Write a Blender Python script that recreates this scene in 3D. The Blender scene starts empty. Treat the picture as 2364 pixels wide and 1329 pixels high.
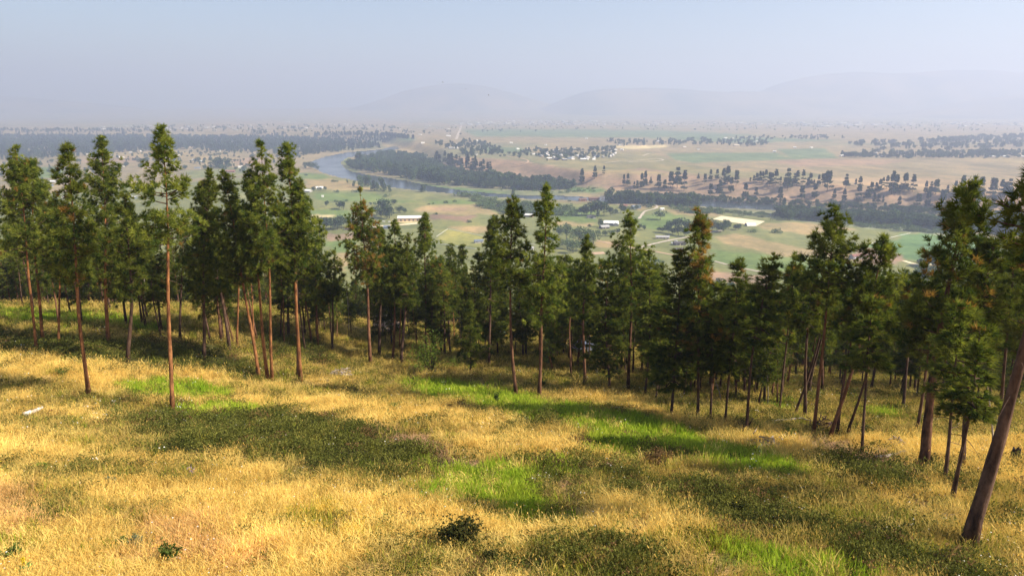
import bpy, math, random
import numpy as np
from mathutils import Vector, Matrix

S = bpy.context.scene
COL = S.collection
random.seed(7)
RNG = np.random.default_rng(11)

# ------------------------------------------------------------------ camera, world, sun, exposure
PW, PH, F = 2364.0, 1329.0, 1576.0            # photograph size, focal length in its pixels
PITCH = math.radians(14.8)
cam_d = bpy.data.cameras.new('camera')
cam = bpy.data.objects.new('camera', cam_d)
COL.objects.link(cam)
cam_d.sensor_width = 36.0
cam_d.lens = 36.0 * F / PW
cam_d.clip_start = 0.3
cam_d.clip_end = 60000.0
cam.location = (0, 0, 0)
cam.rotation_euler = (math.pi / 2 - PITCH, 0, 0)
S.camera = cam

SUN_EL, SUN_AZ = math.radians(40), math.radians(104)      # azimuth clockwise from the view direction (+Y)
world = bpy.data.worlds.new('World')
S.world = world
world.use_nodes = True
wn = world.node_tree
sky = wn.nodes.new('ShaderNodeTexSky')
sky.sky_type = 'NISHITA'
sky.sun_disc = False
sky.sun_elevation = SUN_EL
sky.sun_rotation = SUN_AZ
sky.altitude = 900
sky.air_density = 1.0
sky.dust_density = 3.5
sky.ozone_density = 1.6
bg = wn.nodes['Background']
bg.inputs['Strength'].default_value = 0.08
wn.links.new(sky.outputs[0], bg.inputs['Color'])

sun_d = bpy.data.lights.new('sun', 'SUN')
sun_d.energy = 5.0
sun_d.angle = math.radians(0.6)
sun_d.color = (1.0, 0.91, 0.78)
sun = bpy.data.objects.new('sun', sun_d)
COL.objects.link(sun)
sdir = Vector((math.sin(SUN_AZ) * math.cos(SUN_EL), math.cos(SUN_AZ) * math.cos(SUN_EL), math.sin(SUN_EL)))
sun.rotation_euler = sdir.to_track_quat('Z', 'Y').to_euler()
sun.location = (200, 0, 200)

S.view_settings.view_transform = 'Standard'
S.view_settings.look = 'None'
S.view_settings.gamma = 1.0
S.view_settings.use_curve_mapping = False
S.view_settings.exposure = 1.15
S.render.engine = 'CYCLES'
S.cycles.use_denoising = True
S.cycles.volume_bounces = 2
S.cycles.max_bounces = 6
S.cycles.transparent_max_bounces = 8
S.cycles.caustics_reflective = False
S.cycles.caustics_refractive = False

# ------------------------------------------------------------------ maths helpers
def sm(a, b, x):
    t = np.clip((np.asarray(x, float) - a) / (b - a), 0, 1)
    return t * t * (3 - 2 * t)

def hash2(ix, iy, seed):
    h = (ix.astype(np.int64) * 374761393 + iy.astype(np.int64) * 668265263 + seed * 1274126177) & 0xFFFFFFFF
    h = ((h ^ (h >> 13)) * 1274126177) & 0xFFFFFFFF
    h = h ^ (h >> 16)
    return (h & 0xFFFF) / 65535.0

def vnoise(x, y, seed=0):
    x = np.asarray(x, float); y = np.asarray(y, float)
    ix = np.floor(x); iy = np.floor(y)
    fx = x - ix; fy = y - iy
    fx = fx * fx * (3 - 2 * fx); fy = fy * fy * (3 - 2 * fy)
    a = hash2(ix, iy, seed); b = hash2(ix + 1, iy, seed)
    c = hash2(ix, iy + 1, seed); d = hash2(ix + 1, iy + 1, seed)
    return (a * (1 - fx) + b * fx) * (1 - fy) + (c * (1 - fx) + d * fx) * fy

def fbm(x, y, seed=0, o=4):
    s = 0; a = .5; n = 0
    for k in range(o):
        s = s + a * vnoise(x * 2 ** k, y * 2 ** k, seed + k * 17); n += a; a *= .5
    return s / n

def inpoly(px, py, poly):
    px = np.asarray(px, float); py = np.asarray(py, float)
    r = np.zeros(px.shape, bool)
    n = len(poly)
    for i in range(n):
        x1, y1 = poly[i]; x2, y2 = poly[(i + 1) % n]
        if y1 == y2: continue
        c = ((y1 > py) != (y2 > py)) & (px < (x2 - x1) * (py - y1) / (y2 - y1) + x1)
        r ^= c
    return r

CP, SP = math.cos(PITCH), math.sin(PITCH)
def ray(u, v):
    xc = (np.asarray(u, float) - PW / 2) / F
    yc = -(np.asarray(v, float) - PH / 2) / F
    return np.stack([xc, CP + yc * SP, -SP + yc * CP], -1)
def project(x, y, z):
    d = y * CP - z * SP
    d = np.where(d > .1, d, .1)
    return PW / 2 + F * x / d, PH / 2 - F * (y * SP + z * CP) / d

# ------------------------------------------------------------------ the lie of the land
VZ = -190.0            # valley floor, metres below the camera
TERR = 32.0            # height of the bench beyond the river
_ys = [-80, 0, 18, 45, 67, 90, 110, 130, 160, 220, 330, 450, 560]
_C = [17, -8.5, -14, -22.3, -29, -33, -37, -42, -55, -88, -145, -191, -215]
_L = [17, -8.5, -14, -21.5, -24.8, -26.2, -32, -41, -58, -85, -145, -191, -215]
_R = [17, -8.5, -14, -22.5, -30, -37, -44, -52, -66, -95, -147, -191, -215]
_yf = np.arange(-80, 561, 1.0)
def _smooth(p):
    f = np.interp(_yf, _ys, p)
    k = np.exp(-0.5 * (np.arange(-24, 25) / 7.0) ** 2); k /= k.sum()
    e = np.concatenate([f[0] + (np.arange(-24, 0)) * (f[1] - f[0]), f, f[-1] + np.arange(1, 25) * (f[-1] - f[-2])])
    return np.convolve(e, k, 'valid')
_Cs, _Ls, _Rs = _smooth(_C), _smooth(_L), _smooth(_R)
def hill_z(x, y):
    x = np.asarray(x, float); y = np.asarray(y, float)
    c, l, r = (np.interp(y, _yf, p) for p in (_Cs, _Ls, _Rs))
    wl = sm(-12, -45, x); wr = sm(10, 40, x)
    z = c * (1 - wl - wr) + l * wl + r * wr
    z = z + (fbm(x / 13, y / 13, 3, 3) - .5) * 1.5 * sm(8, 22, y)
    return z

def flat_pt(u, v, z):
    d = ray(u, v)
    return d * (z / d[..., 2])[..., None]
_b = np.array([(-300, 315), (400, 318), (700, 322), (880, 330), (960, 352), (1010, 388), (1100, 405), (1320, 428), (1400, 440), (1600, 453), (1800, 468), (2000, 482), (2364, 492), (2700, 500)], float)
_r = np.array([(-300, 301), (400, 305), (700, 308), (900, 315), (1010, 335), (1055, 362), (1200, 371), (1340, 394), (1450, 398), (1560, 398), (1700, 410), (1900, 424), (2100, 438), (2364, 452), (2700, 462)], float)
_bw = flat_pt(_b[:, 0], _b[:, 1], VZ); _rw = flat_pt(_r[:, 0], _r[:, 1], VZ + TERR)
_bi = np.argsort(_bw[:, 0]); _ri = np.argsort(_rw[:, 0])
def terrace(x, y):
    yb = np.interp(x, _bw[_bi, 0], _bw[_bi, 1]); yr = np.interp(x, _rw[_ri, 0], _rw[_ri, 1])
    yr = np.maximum(yr, yb + 45)
    return sm(yb, yr, y + (fbm(x / 60, y / 60, 5, 3) - .5) * 50)
RIVER_PX = [[(800, 352), (755, 361), (722, 371), (716, 382), (745, 398), (785, 409), (840, 420), (890, 430), (960, 438), (1060, 447.5), (1190, 457), (1290, 460), (1395, 465),
             (1395, 456), (1280, 451), (1190, 450), (1080, 441), (1000, 430), (930, 416), (860, 405), (812, 397), (792, 386), (786, 374), (800, 364), (850, 356), (900, 350), (925, 342), (915, 336), (880, 345)],
            [(1385, 452), (1470, 448), (1600, 458), (1700, 464), (1800, 470), (1960, 484), (2200, 500), (2420, 512), (2420, 522), (2200, 512), (1960, 498), (1780, 484), (1620, 476), (1500, 470), (1395, 470)]]
RIVER_W = [[tuple(q[:2]) for q in flat_pt(*np.array(p, float).T, VZ)] for p in RIVER_PX]
def valley_z(x, y):
    x = np.asarray(x, float); y = np.asarray(y, float)
    t = terrace(x, y)
    z = VZ + TERR * t
    z = z + t * (fbm(x / 220, y / 220, 9, 3) - .5) * 7 + 0 * x
    z = z + sm(9000, 16000, y) * 160 * (0.4 + fbm(x / 2500, y / 2500, 21, 2))
    w = np.zeros(x.shape, bool)
    for p in RIVER_W:
        w |= inpoly(x, y, p)
    return np.where(w, VZ - 1.6, z)
def ground_z(x, y):
    return np.where(np.asarray(y) < 475, hill_z(x, y), valley_z(x, y))
def ground(u, v, near=None):
    """where the line of sight through a point of the photograph meets the land"""
    u = np.atleast_1d(np.asarray(u, float)); v = np.atleast_1d(np.asarray(v, float))
    d = ray(u, v); n = len(u)
    t = np.full(n, 12.0 if near is None else near); lo = t.copy(); hi = np.full(n, 20000.0); done = np.zeros(n, bool)
    while (~done).any() and t[~done].min() < 20000:
        t2 = t * 1.012
        p = d * t2[:, None]
        below = (p[:, 2] < ground_z(p[:, 0], p[:, 1])) & ~done
        lo = np.where(below, t, lo); hi = np.where(below, t2, hi); done |= below
        t = np.where(done, t, t2)
    for _ in range(18):
        m = (lo + hi) / 2; p = d * m[:, None]
        b = p[:, 2] < ground_z(p[:, 0], p[:, 1])
        hi = np.where(b, m, hi); lo = np.where(b, lo, m)
    return d * hi[:, None]
def vground(u, v):
    return ground(u, v, near=600.0)

# ------------------------------------------------------------------ materials
def new_mat(name):
    m = bpy.data.materials.new(name); m.use_nodes = True
    nt = m.node_tree
    for n in list(nt.nodes): nt.nodes.remove(n)
    out = nt.nodes.new('ShaderNodeOutputMaterial')
    return m, nt, out
def N(nt, t, **kw):
    n = nt.nodes.new(t)
    for k, v in kw.items(): setattr(n, k, v)
    return n
def mixc(nt, a, b, fac, mode='MIX'):
    n = nt.nodes.new('ShaderNodeMix'); n.data_type = 'RGBA'; n.blend_type = mode
    for sock, val in ((n.inputs[0], fac), (n.inputs[6], a), (n.inputs[7], b)):
        if hasattr(val, 'is_linked') or isinstance(val, bpy.types.NodeSocket): nt.links.new(val, sock)
        elif isinstance(val, (tuple, list)): sock.default_value = (*val, 1)
        else: sock.default_value = val
    return n.outputs[2]
def noise(nt, scale, detail=4, rough=.6, vec=None, stretch=None):
    n = N(nt, 'ShaderNodeTexNoise'); n.inputs['Scale'].default_value = scale
    n.inputs['Detail'].default_value = detail; n.inputs['Roughness'].default_value = rough
    if vec is None:
        tc = N(nt, 'ShaderNodeTexCoord'); vec = tc.outputs['Object']
    if stretch:
        mp = N(nt, 'ShaderNodeMapping'); mp.inputs['Scale'].default_value = stretch
        nt.links.new(vec, mp.inputs['Vector']); vec = mp.outputs[0]
    nt.links.new(vec, n.inputs['Vector'])
    return n.outputs['Fac']
def ramp(nt, fac, stops):
    r = N(nt, 'ShaderNodeValToRGB')
    el = r.color_ramp.elements
    while len(el) < len(stops): el.new(.5)
    for e, (p, c) in zip(el, stops):
        e.position = p; e.color = (*c, 1) if len(c) == 3 else c
    nt.links.new(fac, r.inputs[0])
    return r.outputs[0]
def attr(nt, name, typ='GEOMETRY'):
    a = N(nt, 'ShaderNodeAttribute'); a.attribute_name = name; a.attribute_type = typ
    return a

def leafy(name, trans=.35, instancer=False, objvar=True, tcol=(1.15, 1.2, .6)):
    m, nt, out = new_mat(name)
    c = attr(nt, 'Col').outputs['Color']
    if instancer:
        c = mixc(nt, c, attr(nt, 'tint', 'INSTANCER').outputs['Color'], 1.0, 'MULTIPLY')
    elif objvar:
        oi = N(nt, 'ShaderNodeObjectInfo')
        h = N(nt, 'ShaderNodeHueSaturation')
        mr = N(nt, 'ShaderNodeMapRange'); mr.inputs[3].default_value = .8; mr.inputs[4].default_value = 1.2
        nt.links.new(oi.outputs['Random'], mr.inputs[0]); nt.links.new(mr.outputs[0], h.inputs['Value'])
        nt.links.new(c, h.inputs['Color']); c = h.outputs[0]
    d = N(nt, 'ShaderNodeBsdfDiffuse'); t = N(nt, 'ShaderNodeBsdfTranslucent'); mx = N(nt, 'ShaderNodeMixShader')
    nt.links.new(c, d.inputs[0])
    nt.links.new(mixc(nt, c, tcol, 1.0, 'MULTIPLY'), t.inputs[0])
    mx.inputs[0].default_value = trans
    nt.links.new(d.outputs[0], mx.inputs[1]); nt.links.new(t.outputs[0], mx.inputs[2])
    nt.links.new(mx.outputs[0], out.inputs[0])
    return m
def principled(nt, out, color, rough=.8, spec=.3, metal=0, normal=None):
    b = N(nt, 'ShaderNodeBsdfPrincipled')
    if isinstance(color, (tuple, list)): b.inputs['Base Color'].default_value = (*color, 1)
    else: nt.links.new(color, b.inputs['Base Color'])
    b.inputs['Roughness'].default_value = rough; b.inputs['Specular IOR Level'].default_value = spec
    b.inputs['Metallic'].default_value = metal
    if normal is not None: nt.links.new(normal, b.inputs['Normal'])
    nt.links.new(b.outputs[0], out.inputs[0])
    return b
def bump(nt, h, strength=.5, dist=.05):
    b = N(nt, 'ShaderNodeBump'); b.inputs['Strength'].default_value = strength; b.inputs['Distance'].default_value = dist
    nt.links.new(h, b.inputs['Height']); return b.outputs[0]

M = {}
M['needle'] = leafy('pine_needles', .42)
M['leaf'] = leafy('broad_leaves', .35)
M['grass'] = leafy('grass_blades', .35, instancer=True, tcol=(1.05, 1.05, .9))
M['far_leaf'] = leafy('valley_foliage', .2)
M['far_stuff'] = leafy('valley_wood_foliage', .2, instancer=True)

def bark(name, light, dark, scale=1.0):
    m, nt, out = new_mat(name)
    n1 = noise(nt, 5 * scale, 5, .65, stretch=(1, 1, .28))
    n2 = noise(nt, 2.2 * scale, 4, .65, stretch=(1, 1, .55))
    n2 = ramp(nt, n2, [(.40, (0, 0, 0)), (.62, (1, 1, 1))])
    c = ramp(nt, n1, [(.36, dark), (.5, tuple(.55 * a + .45 * b for a, b in zip(light, dark))), (.66, light)])
    c2 = mixc(nt, c, tuple(a * .9 for a in light), 0.5)
    c3 = mixc(nt, mixc(nt, c, (.55, .50, .48), 1.0, 'MULTIPLY'), c2, n2)
    oi = N(nt, 'ShaderNodeObjectInfo'); mr = N(nt, 'ShaderNodeMapRange'); mr.inputs[3].default_value = .75; mr.inputs[4].default_value = 1.2
    nt.links.new(oi.outputs['Random'], mr.inputs[0])
    h = N(nt, 'ShaderNodeHueSaturation'); nt.links.new(mr.outputs[0], h.inputs['Value']); nt.links.new(c3, h.inputs['Color'])
    principled(nt, out, h.outputs[0], .9, .15, normal=bump(nt, n1, .8, .06))
    return m
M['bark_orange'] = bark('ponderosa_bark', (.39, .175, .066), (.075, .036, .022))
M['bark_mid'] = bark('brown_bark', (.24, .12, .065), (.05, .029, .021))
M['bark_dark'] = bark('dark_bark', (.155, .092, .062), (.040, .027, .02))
M['bark_grey'] = bark('weathered_wood', (.46, .40, .34), (.20, .16, .13), 1.5)

def plain(name, color, rough=.75, spec=.3, var=.18, scale=.8, metal=0):
    m, nt, out = new_mat(name)
    n = noise(nt, scale, 4, .6)
    c = ramp(nt, n, [(.3, tuple(a * (1 - var) for a in color)), (.7, tuple(min(1, a * (1 + var)) for a in color))])
    principled(nt, out, c, rough, spec, metal)
    return m
def seam_roof(name, color, rough=.45):
    m, nt, out = new_mat(name)
    tc = N(nt, 'ShaderNodeTexCoord')
    w = N(nt, 'ShaderNodeTexWave'); w.inputs['Scale'].default_value = .5; w.bands_direction = 'X'
    nt.links.new(tc.outputs['Object'], w.inputs['Vector'])
    n = noise(nt, .12, 3)
    c = mixc(nt, tuple(a * .86 for a in color), color, n)
    principled(nt, out, c, rough, .4, 0, bump(nt, w.outputs['Fac'], .3, .05))
    return m

# ------------------------------------------------------------------ mesh helpers
class Acc:
    """collects triangles with a colour per vertex, links them as one mesh object"""
    def __init__(s): s.v = []; s.f = []; s.c = []; s.n = 0
    def add(s, v, f, c=None):
        v = np.asarray(v, float).reshape(-1, 3); f = np.asarray(f, np.int64).reshape(-1, 3)
        s.v.append(v); s.f.append(f + s.n); s.n += len(v)
        if c is None: c = np.ones((len(v), 3))
        c = np.asarray(c, float)
        if c.ndim == 1: c = np.tile(c, (len(v), 1))
        s.c.append(c)
    def mesh(s, name, mat, smooth=False, col=True, limb=None):
        v = np.concatenate(s.v); f = np.concatenate(s.f)
        me = make_mesh(name, v, f, np.concatenate(s.c) if col else None, mat, smooth)
        if limb is not None:           # first piece is the bole, the others are limbs
            me.materials.append(limb)
            me.polygons.foreach_set('material_index', (np.arange(len(f)) >= len(s.f[0])).astype(np.int32))
        return me
def make_mesh(name, v, f, c, mat, smooth=False):
    me = bpy.data.meshes.new(name)
    k = f.shape[1]
    me.vertices.add(len(v)); me.vertices.foreach_set('co', np.ascontiguousarray(v, np.float32).ravel())
    me.loops.add(f.size); me.loops.foreach_set('vertex_index', np.ascontiguousarray(f, np.int32).ravel())
    me.polygons.add(len(f)); me.polygons.foreach_set('loop_start', np.arange(0, f.size, k, dtype=np.int32))
    me.update(calc_edges=True)
    if smooth: me.polygons.foreach_set('use_smooth', np.ones(len(f), bool))
    if c is not None:
        a = me.color_attributes.new('Col', 'FLOAT_COLOR', 'POINT')
        a.data.foreach_set('color', np.concatenate([c, np.ones((len(c), 1))], 1).astype(np.float32).ravel())
    if mat: me.materials.append(mat)
    return me
def obj(name, me, parent=None, loc=None, kind=None):
    o = bpy.data.objects.new(name, me); COL.objects.link(o)
    if parent: o.parent = parent
    if loc is not None: o.location = loc
    if kind: o['kind'] = kind
    return o
def tag(o, label, cat, group=None):
    o['label'] = label; o['category'] = cat
    if group: o['group'] = group
    return o
def thing(name, label, cat, loc, rz=0, group=None):
    o = bpy.data.objects.new(name, None); COL.objects.link(o)
    o.empty_display_size = .3
    o.location = loc; o.rotation_euler = (0, 0, rz)
    return tag(o, label, cat, group)
def tube(pts, rad, sides=6, cap=True):
    pts = np.asarray(pts, float); n = len(pts); rad = np.broadcast_to(rad, (n,))
    tn = np.gradient(pts, axis=0); tn /= np.linalg.norm(tn, axis=1)[:, None] + 1e-9
    ref = np.where(np.abs(tn[:, 2:3]) > .9, np.array([[1., 0, 0]]), np.array([[0, 0, 1.]]))
    a = np.cross(tn, ref); a /= np.linalg.norm(a, axis=1)[:, None] + 1e-9
    b = np.cross(tn, a)
    th = np.arange(sides) * 2 * math.pi / sides
    v = pts[:, None] + rad[:, None, None] * (a[:, None] * np.cos(th)[None, :, None] + b[:, None] * np.sin(th)[None, :, None])
    f = []
    for i in range(n - 1):
        for j in range(sides):
            p = i * sides + j; q = i * sides + (j + 1) % sides
            f += [(p, q, p + sides), (q, q + sides, p + sides)]
    v = v.reshape(-1, 3)
    if cap:
        v = np.concatenate([v, pts[:1], pts[-1:]]); e = (n - 1) * sides
        for j in range(sides):
            f += [(len(v) - 2, (j + 1) % sides, j), (len(v) - 1, e + j, e + (j + 1) % sides)]
    return v, np.array(f)
def box(cx, cy, cz, sx, sy, sz):
    x, y, z = sx / 2, sy / 2, sz / 2
    v = np.array([(a, b, c) for c in (-z, z) for b in (-y, y) for a in (-x, x)]) + (cx, cy, cz)
    f = np.array([(0, 2, 1), (1, 2, 3), (4, 5, 6), (5, 7, 6), (0, 1, 4), (1, 5, 4), (2, 6, 3), (3, 6, 7), (0, 4, 2), (2, 4, 6), (1, 3, 5), (3, 7, 5)])
    return v, f
def unit(v): return v / (np.linalg.norm(v, axis=-1, keepdims=True) + 1e-9)
def blades(rng, base, direc, n, length, width, spread, col, cvar=.2, flat=0.0):
    """n needle-like triangles fanned round each base point"""
    base = np.repeat(np.asarray(base, float), n, 0); direc = np.repeat(np.asarray(direc, float), n, 0)
    length = np.repeat(np.broadcast_to(length, (len(base) // n,)), n)
    k = len(base)
    r = rng.normal(size=(k, 3)); r[:, 2] *= (1 - flat)
    d = unit(unit(r) * spread + direc)
    L = length * rng.uniform(.65, 1.15, k)
    side = unit(np.cross(d, rng.normal(size=(k, 3)))) * (width * rng.uniform(.7, 1.3, k))[:, None] / 2
    o = base + d * (L * .08)[:, None]
    v = np.stack([o - side, o + side, base + d * L[:, None]], 1).reshape(-1, 3)
    f = np.arange(3 * k).reshape(-1, 3)
    c = np.repeat(np.asarray(col, float), n, 0) if np.ndim(col) == 2 else np.tile(col, (k, 1))
    c = c * rng.uniform(1 - cvar, 1 + cvar, (k, 1))
    return v, f, np.repeat(c, 3, 0)

# ------------------------------------------------------------------ trees
GREEN_A = np.array([.052, .084, .018]); GREEN_B = np.array([.235, .255, .046]); BROWN = np.array([.32, .19, .055])
def pine_parts(rng, H, cb, R, r0, lean=(0, 0), style='pine', brown=0.0, K=14, dens=1.0, fine=True, bend=None, green=None, gap=.0, ts=1.0):
    ga, gb = (GREEN_A, GREEN_B) if green is None else green
    bend = rng.normal(0, .18, 2) if bend is None else np.asarray(bend)
    lean = np.asarray(lean, float)
    def axis(t):
        t = np.asarray(t, float)[..., None]
        xy = lean * t + bend * np.sin(t * math.pi) + .05 * np.sin(t * 9 + bend[0] * 20)
        return np.concatenate([xy, H * t], -1)
    W = Acc(); C = Acc()
    t = np.linspace(0, 1, 15 if fine else 9)
    rad = r0 * (1 - .92 * t) ** .9 * (1 + .45 * np.exp(-t * H / .40)) * (1 - .5 * sm(cb, 1, t)) + .012
    pts = axis(t); pts[0, 2] -= .4
    tv, tf = tube(pts, rad, 12 if fine else 6)
    if fine:
        ax = np.repeat(pts, 12, 0); tv[:len(ax)] = ax + (tv[:len(ax)] - ax) * rng.uniform(.9, 1.12, (len(ax), 1))
    W.add(tv, tf)
    Hc = H * (1 - cb)
    nb = int(Hc * (4.6 if style == 'pine' else 6.0) * dens)
    u = np.sort(rng.uniform(0, 1, nb) ** .92)
    az = np.cumsum(rng.uniform(1.6, 3.2, nb))
    lob = rng.uniform(0, 6.28, 4)
    for i in range(nb):
        ui, ai = u[i], az[i]
        if style == 'pine':
            prof = 1.08 * (1 - ui) ** .86 * (.5 + .5 * min(1, ui / .22)) * (.88 + .11 * math.sin(ui * 16 + lob[0]) + .15 * math.sin(ai * 2 + lob[1] + ui * 5))
            el = math.radians(-8 + 58 * ui ** 1.2 + rng.normal(0, 9))
        else:
            prof = (1 - ui) ** .85 * (.7 + .3 * min(1, ui / .1)) * (.9 + .1 * math.sin(ui * 20 + lob[0]))
            el = math.radians(-18 + 55 * ui ** 1.6 + rng.normal(0, 7))
        if rng.random() < gap: continue
        L = R * prof * rng.uniform(.62, 1.15) + .22
        a = axis(cb + (1 - cb) * ui)
        d = np.array([math.cos(ai) * math.cos(el), math.sin(ai) * math.cos(el), math.sin(el)])
        s = np.linspace(0, 1, 4 if fine else 3)[:, None]
        up = .22 if style == 'pine' else .08
        path = a + d * L * s + np.array([0, 0, up * L]) * s ** 2
        W.add(*tube(path, np.linspace(.05 * (1 - ui) + .016, .01, len(s)), 4, cap=False))
        m = 3
        nc = max(2, int(L * (4.2 if style == 'pine' else 5.0) * dens)); n = nc * m
        sp = rng.uniform(.12, 1.02, nc) ** .8
        lat = np.cross(d, [0, 0, 1.]); lat /= np.linalg.norm(lat) + 1e-6
        off = rng.uniform(-1, 1, nc) * (.34 * L * (1.15 - sp * .5))
        p = a + d * (L * sp)[:, None] + np.array([0, 0, up * L]) * (sp ** 2)[:, None] + lat * off[:, None]
        p[:, 2] += rng.normal(0, .12 if style == 'pine' else .05, nc) * (L + .4) + .06 * L
        td = unit(d * .8 + lat * np.sign(off)[:, None] * .4 + np.array([0, 0, .55 if style == 'pine' else .0]))
        p = np.repeat(p, m, 0) + rng.normal(0, .115 * ts, (n, 3)) * ([1, 1, 1] if style == 'pine' else [1.5, 1.5, .5]); td = np.repeat(td, m, 0)
        mixv = np.clip(np.repeat(rng.uniform(0, 1, (nc, 1)) ** 1.2, m, 0) + rng.normal(0, .15, (n, 1)), 0, 1)
        col = ga * (1 - mixv) + gb * mixv
        bn = np.repeat(rng.random(nc) < brown * (1.6 if rng.random() < .5 else .4), m)
        col[bn] = BROWN * rng.uniform(.55, 1.2, (bn.sum(), 1))
        if style == 'pine':
            C.add(*blades(rng, p, td, K, rng.uniform(.28, .48, n) * ts, .044 * ts, .95, col))
        else:
            C.add(*blades(rng, p, td, K, rng.uniform(.28, .48, n) * ts, .046 * ts, .75, col * .8, flat=.55))
    # leader
    n = 9
    tt = rng.uniform(1 - 1.5 / H, 1.004, n)
    p = axis(tt); mixv = rng.uniform(0, 1, (n, 1))
    C.add(*blades(rng, p, np.tile([0, 0, 1.], (n, 1)), K, .34 * ts, .062 * ts, .8, ga * (1 - mixv) + gb * mixv))
    # dead stubs under the crown
    for _ in range(int(7 * (1 if fine else .4))):
        tq = rng.uniform(.25, max(.3, cb)); a = axis(tq); ai = rng.uniform(0, 6.28); L = rng.uniform(.3, 1.3)
        d = np.array([math.cos(ai), math.sin(ai), rng.uniform(-.35, .2)])
        path = a + d * L * np.linspace(0, 1, 4)[:, None] + np.array([0, 0, -.25 * L]) * np.linspace(0, 1, 4)[:, None] ** 2
        W.add(*tube(path, np.linspace(.022, .006, 4), 3, cap=False))
    return W, C

def px_scale(p):     # metres per photograph pixel at a place
    return (p[1] * CP - p[2] * SP) / F

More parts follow.
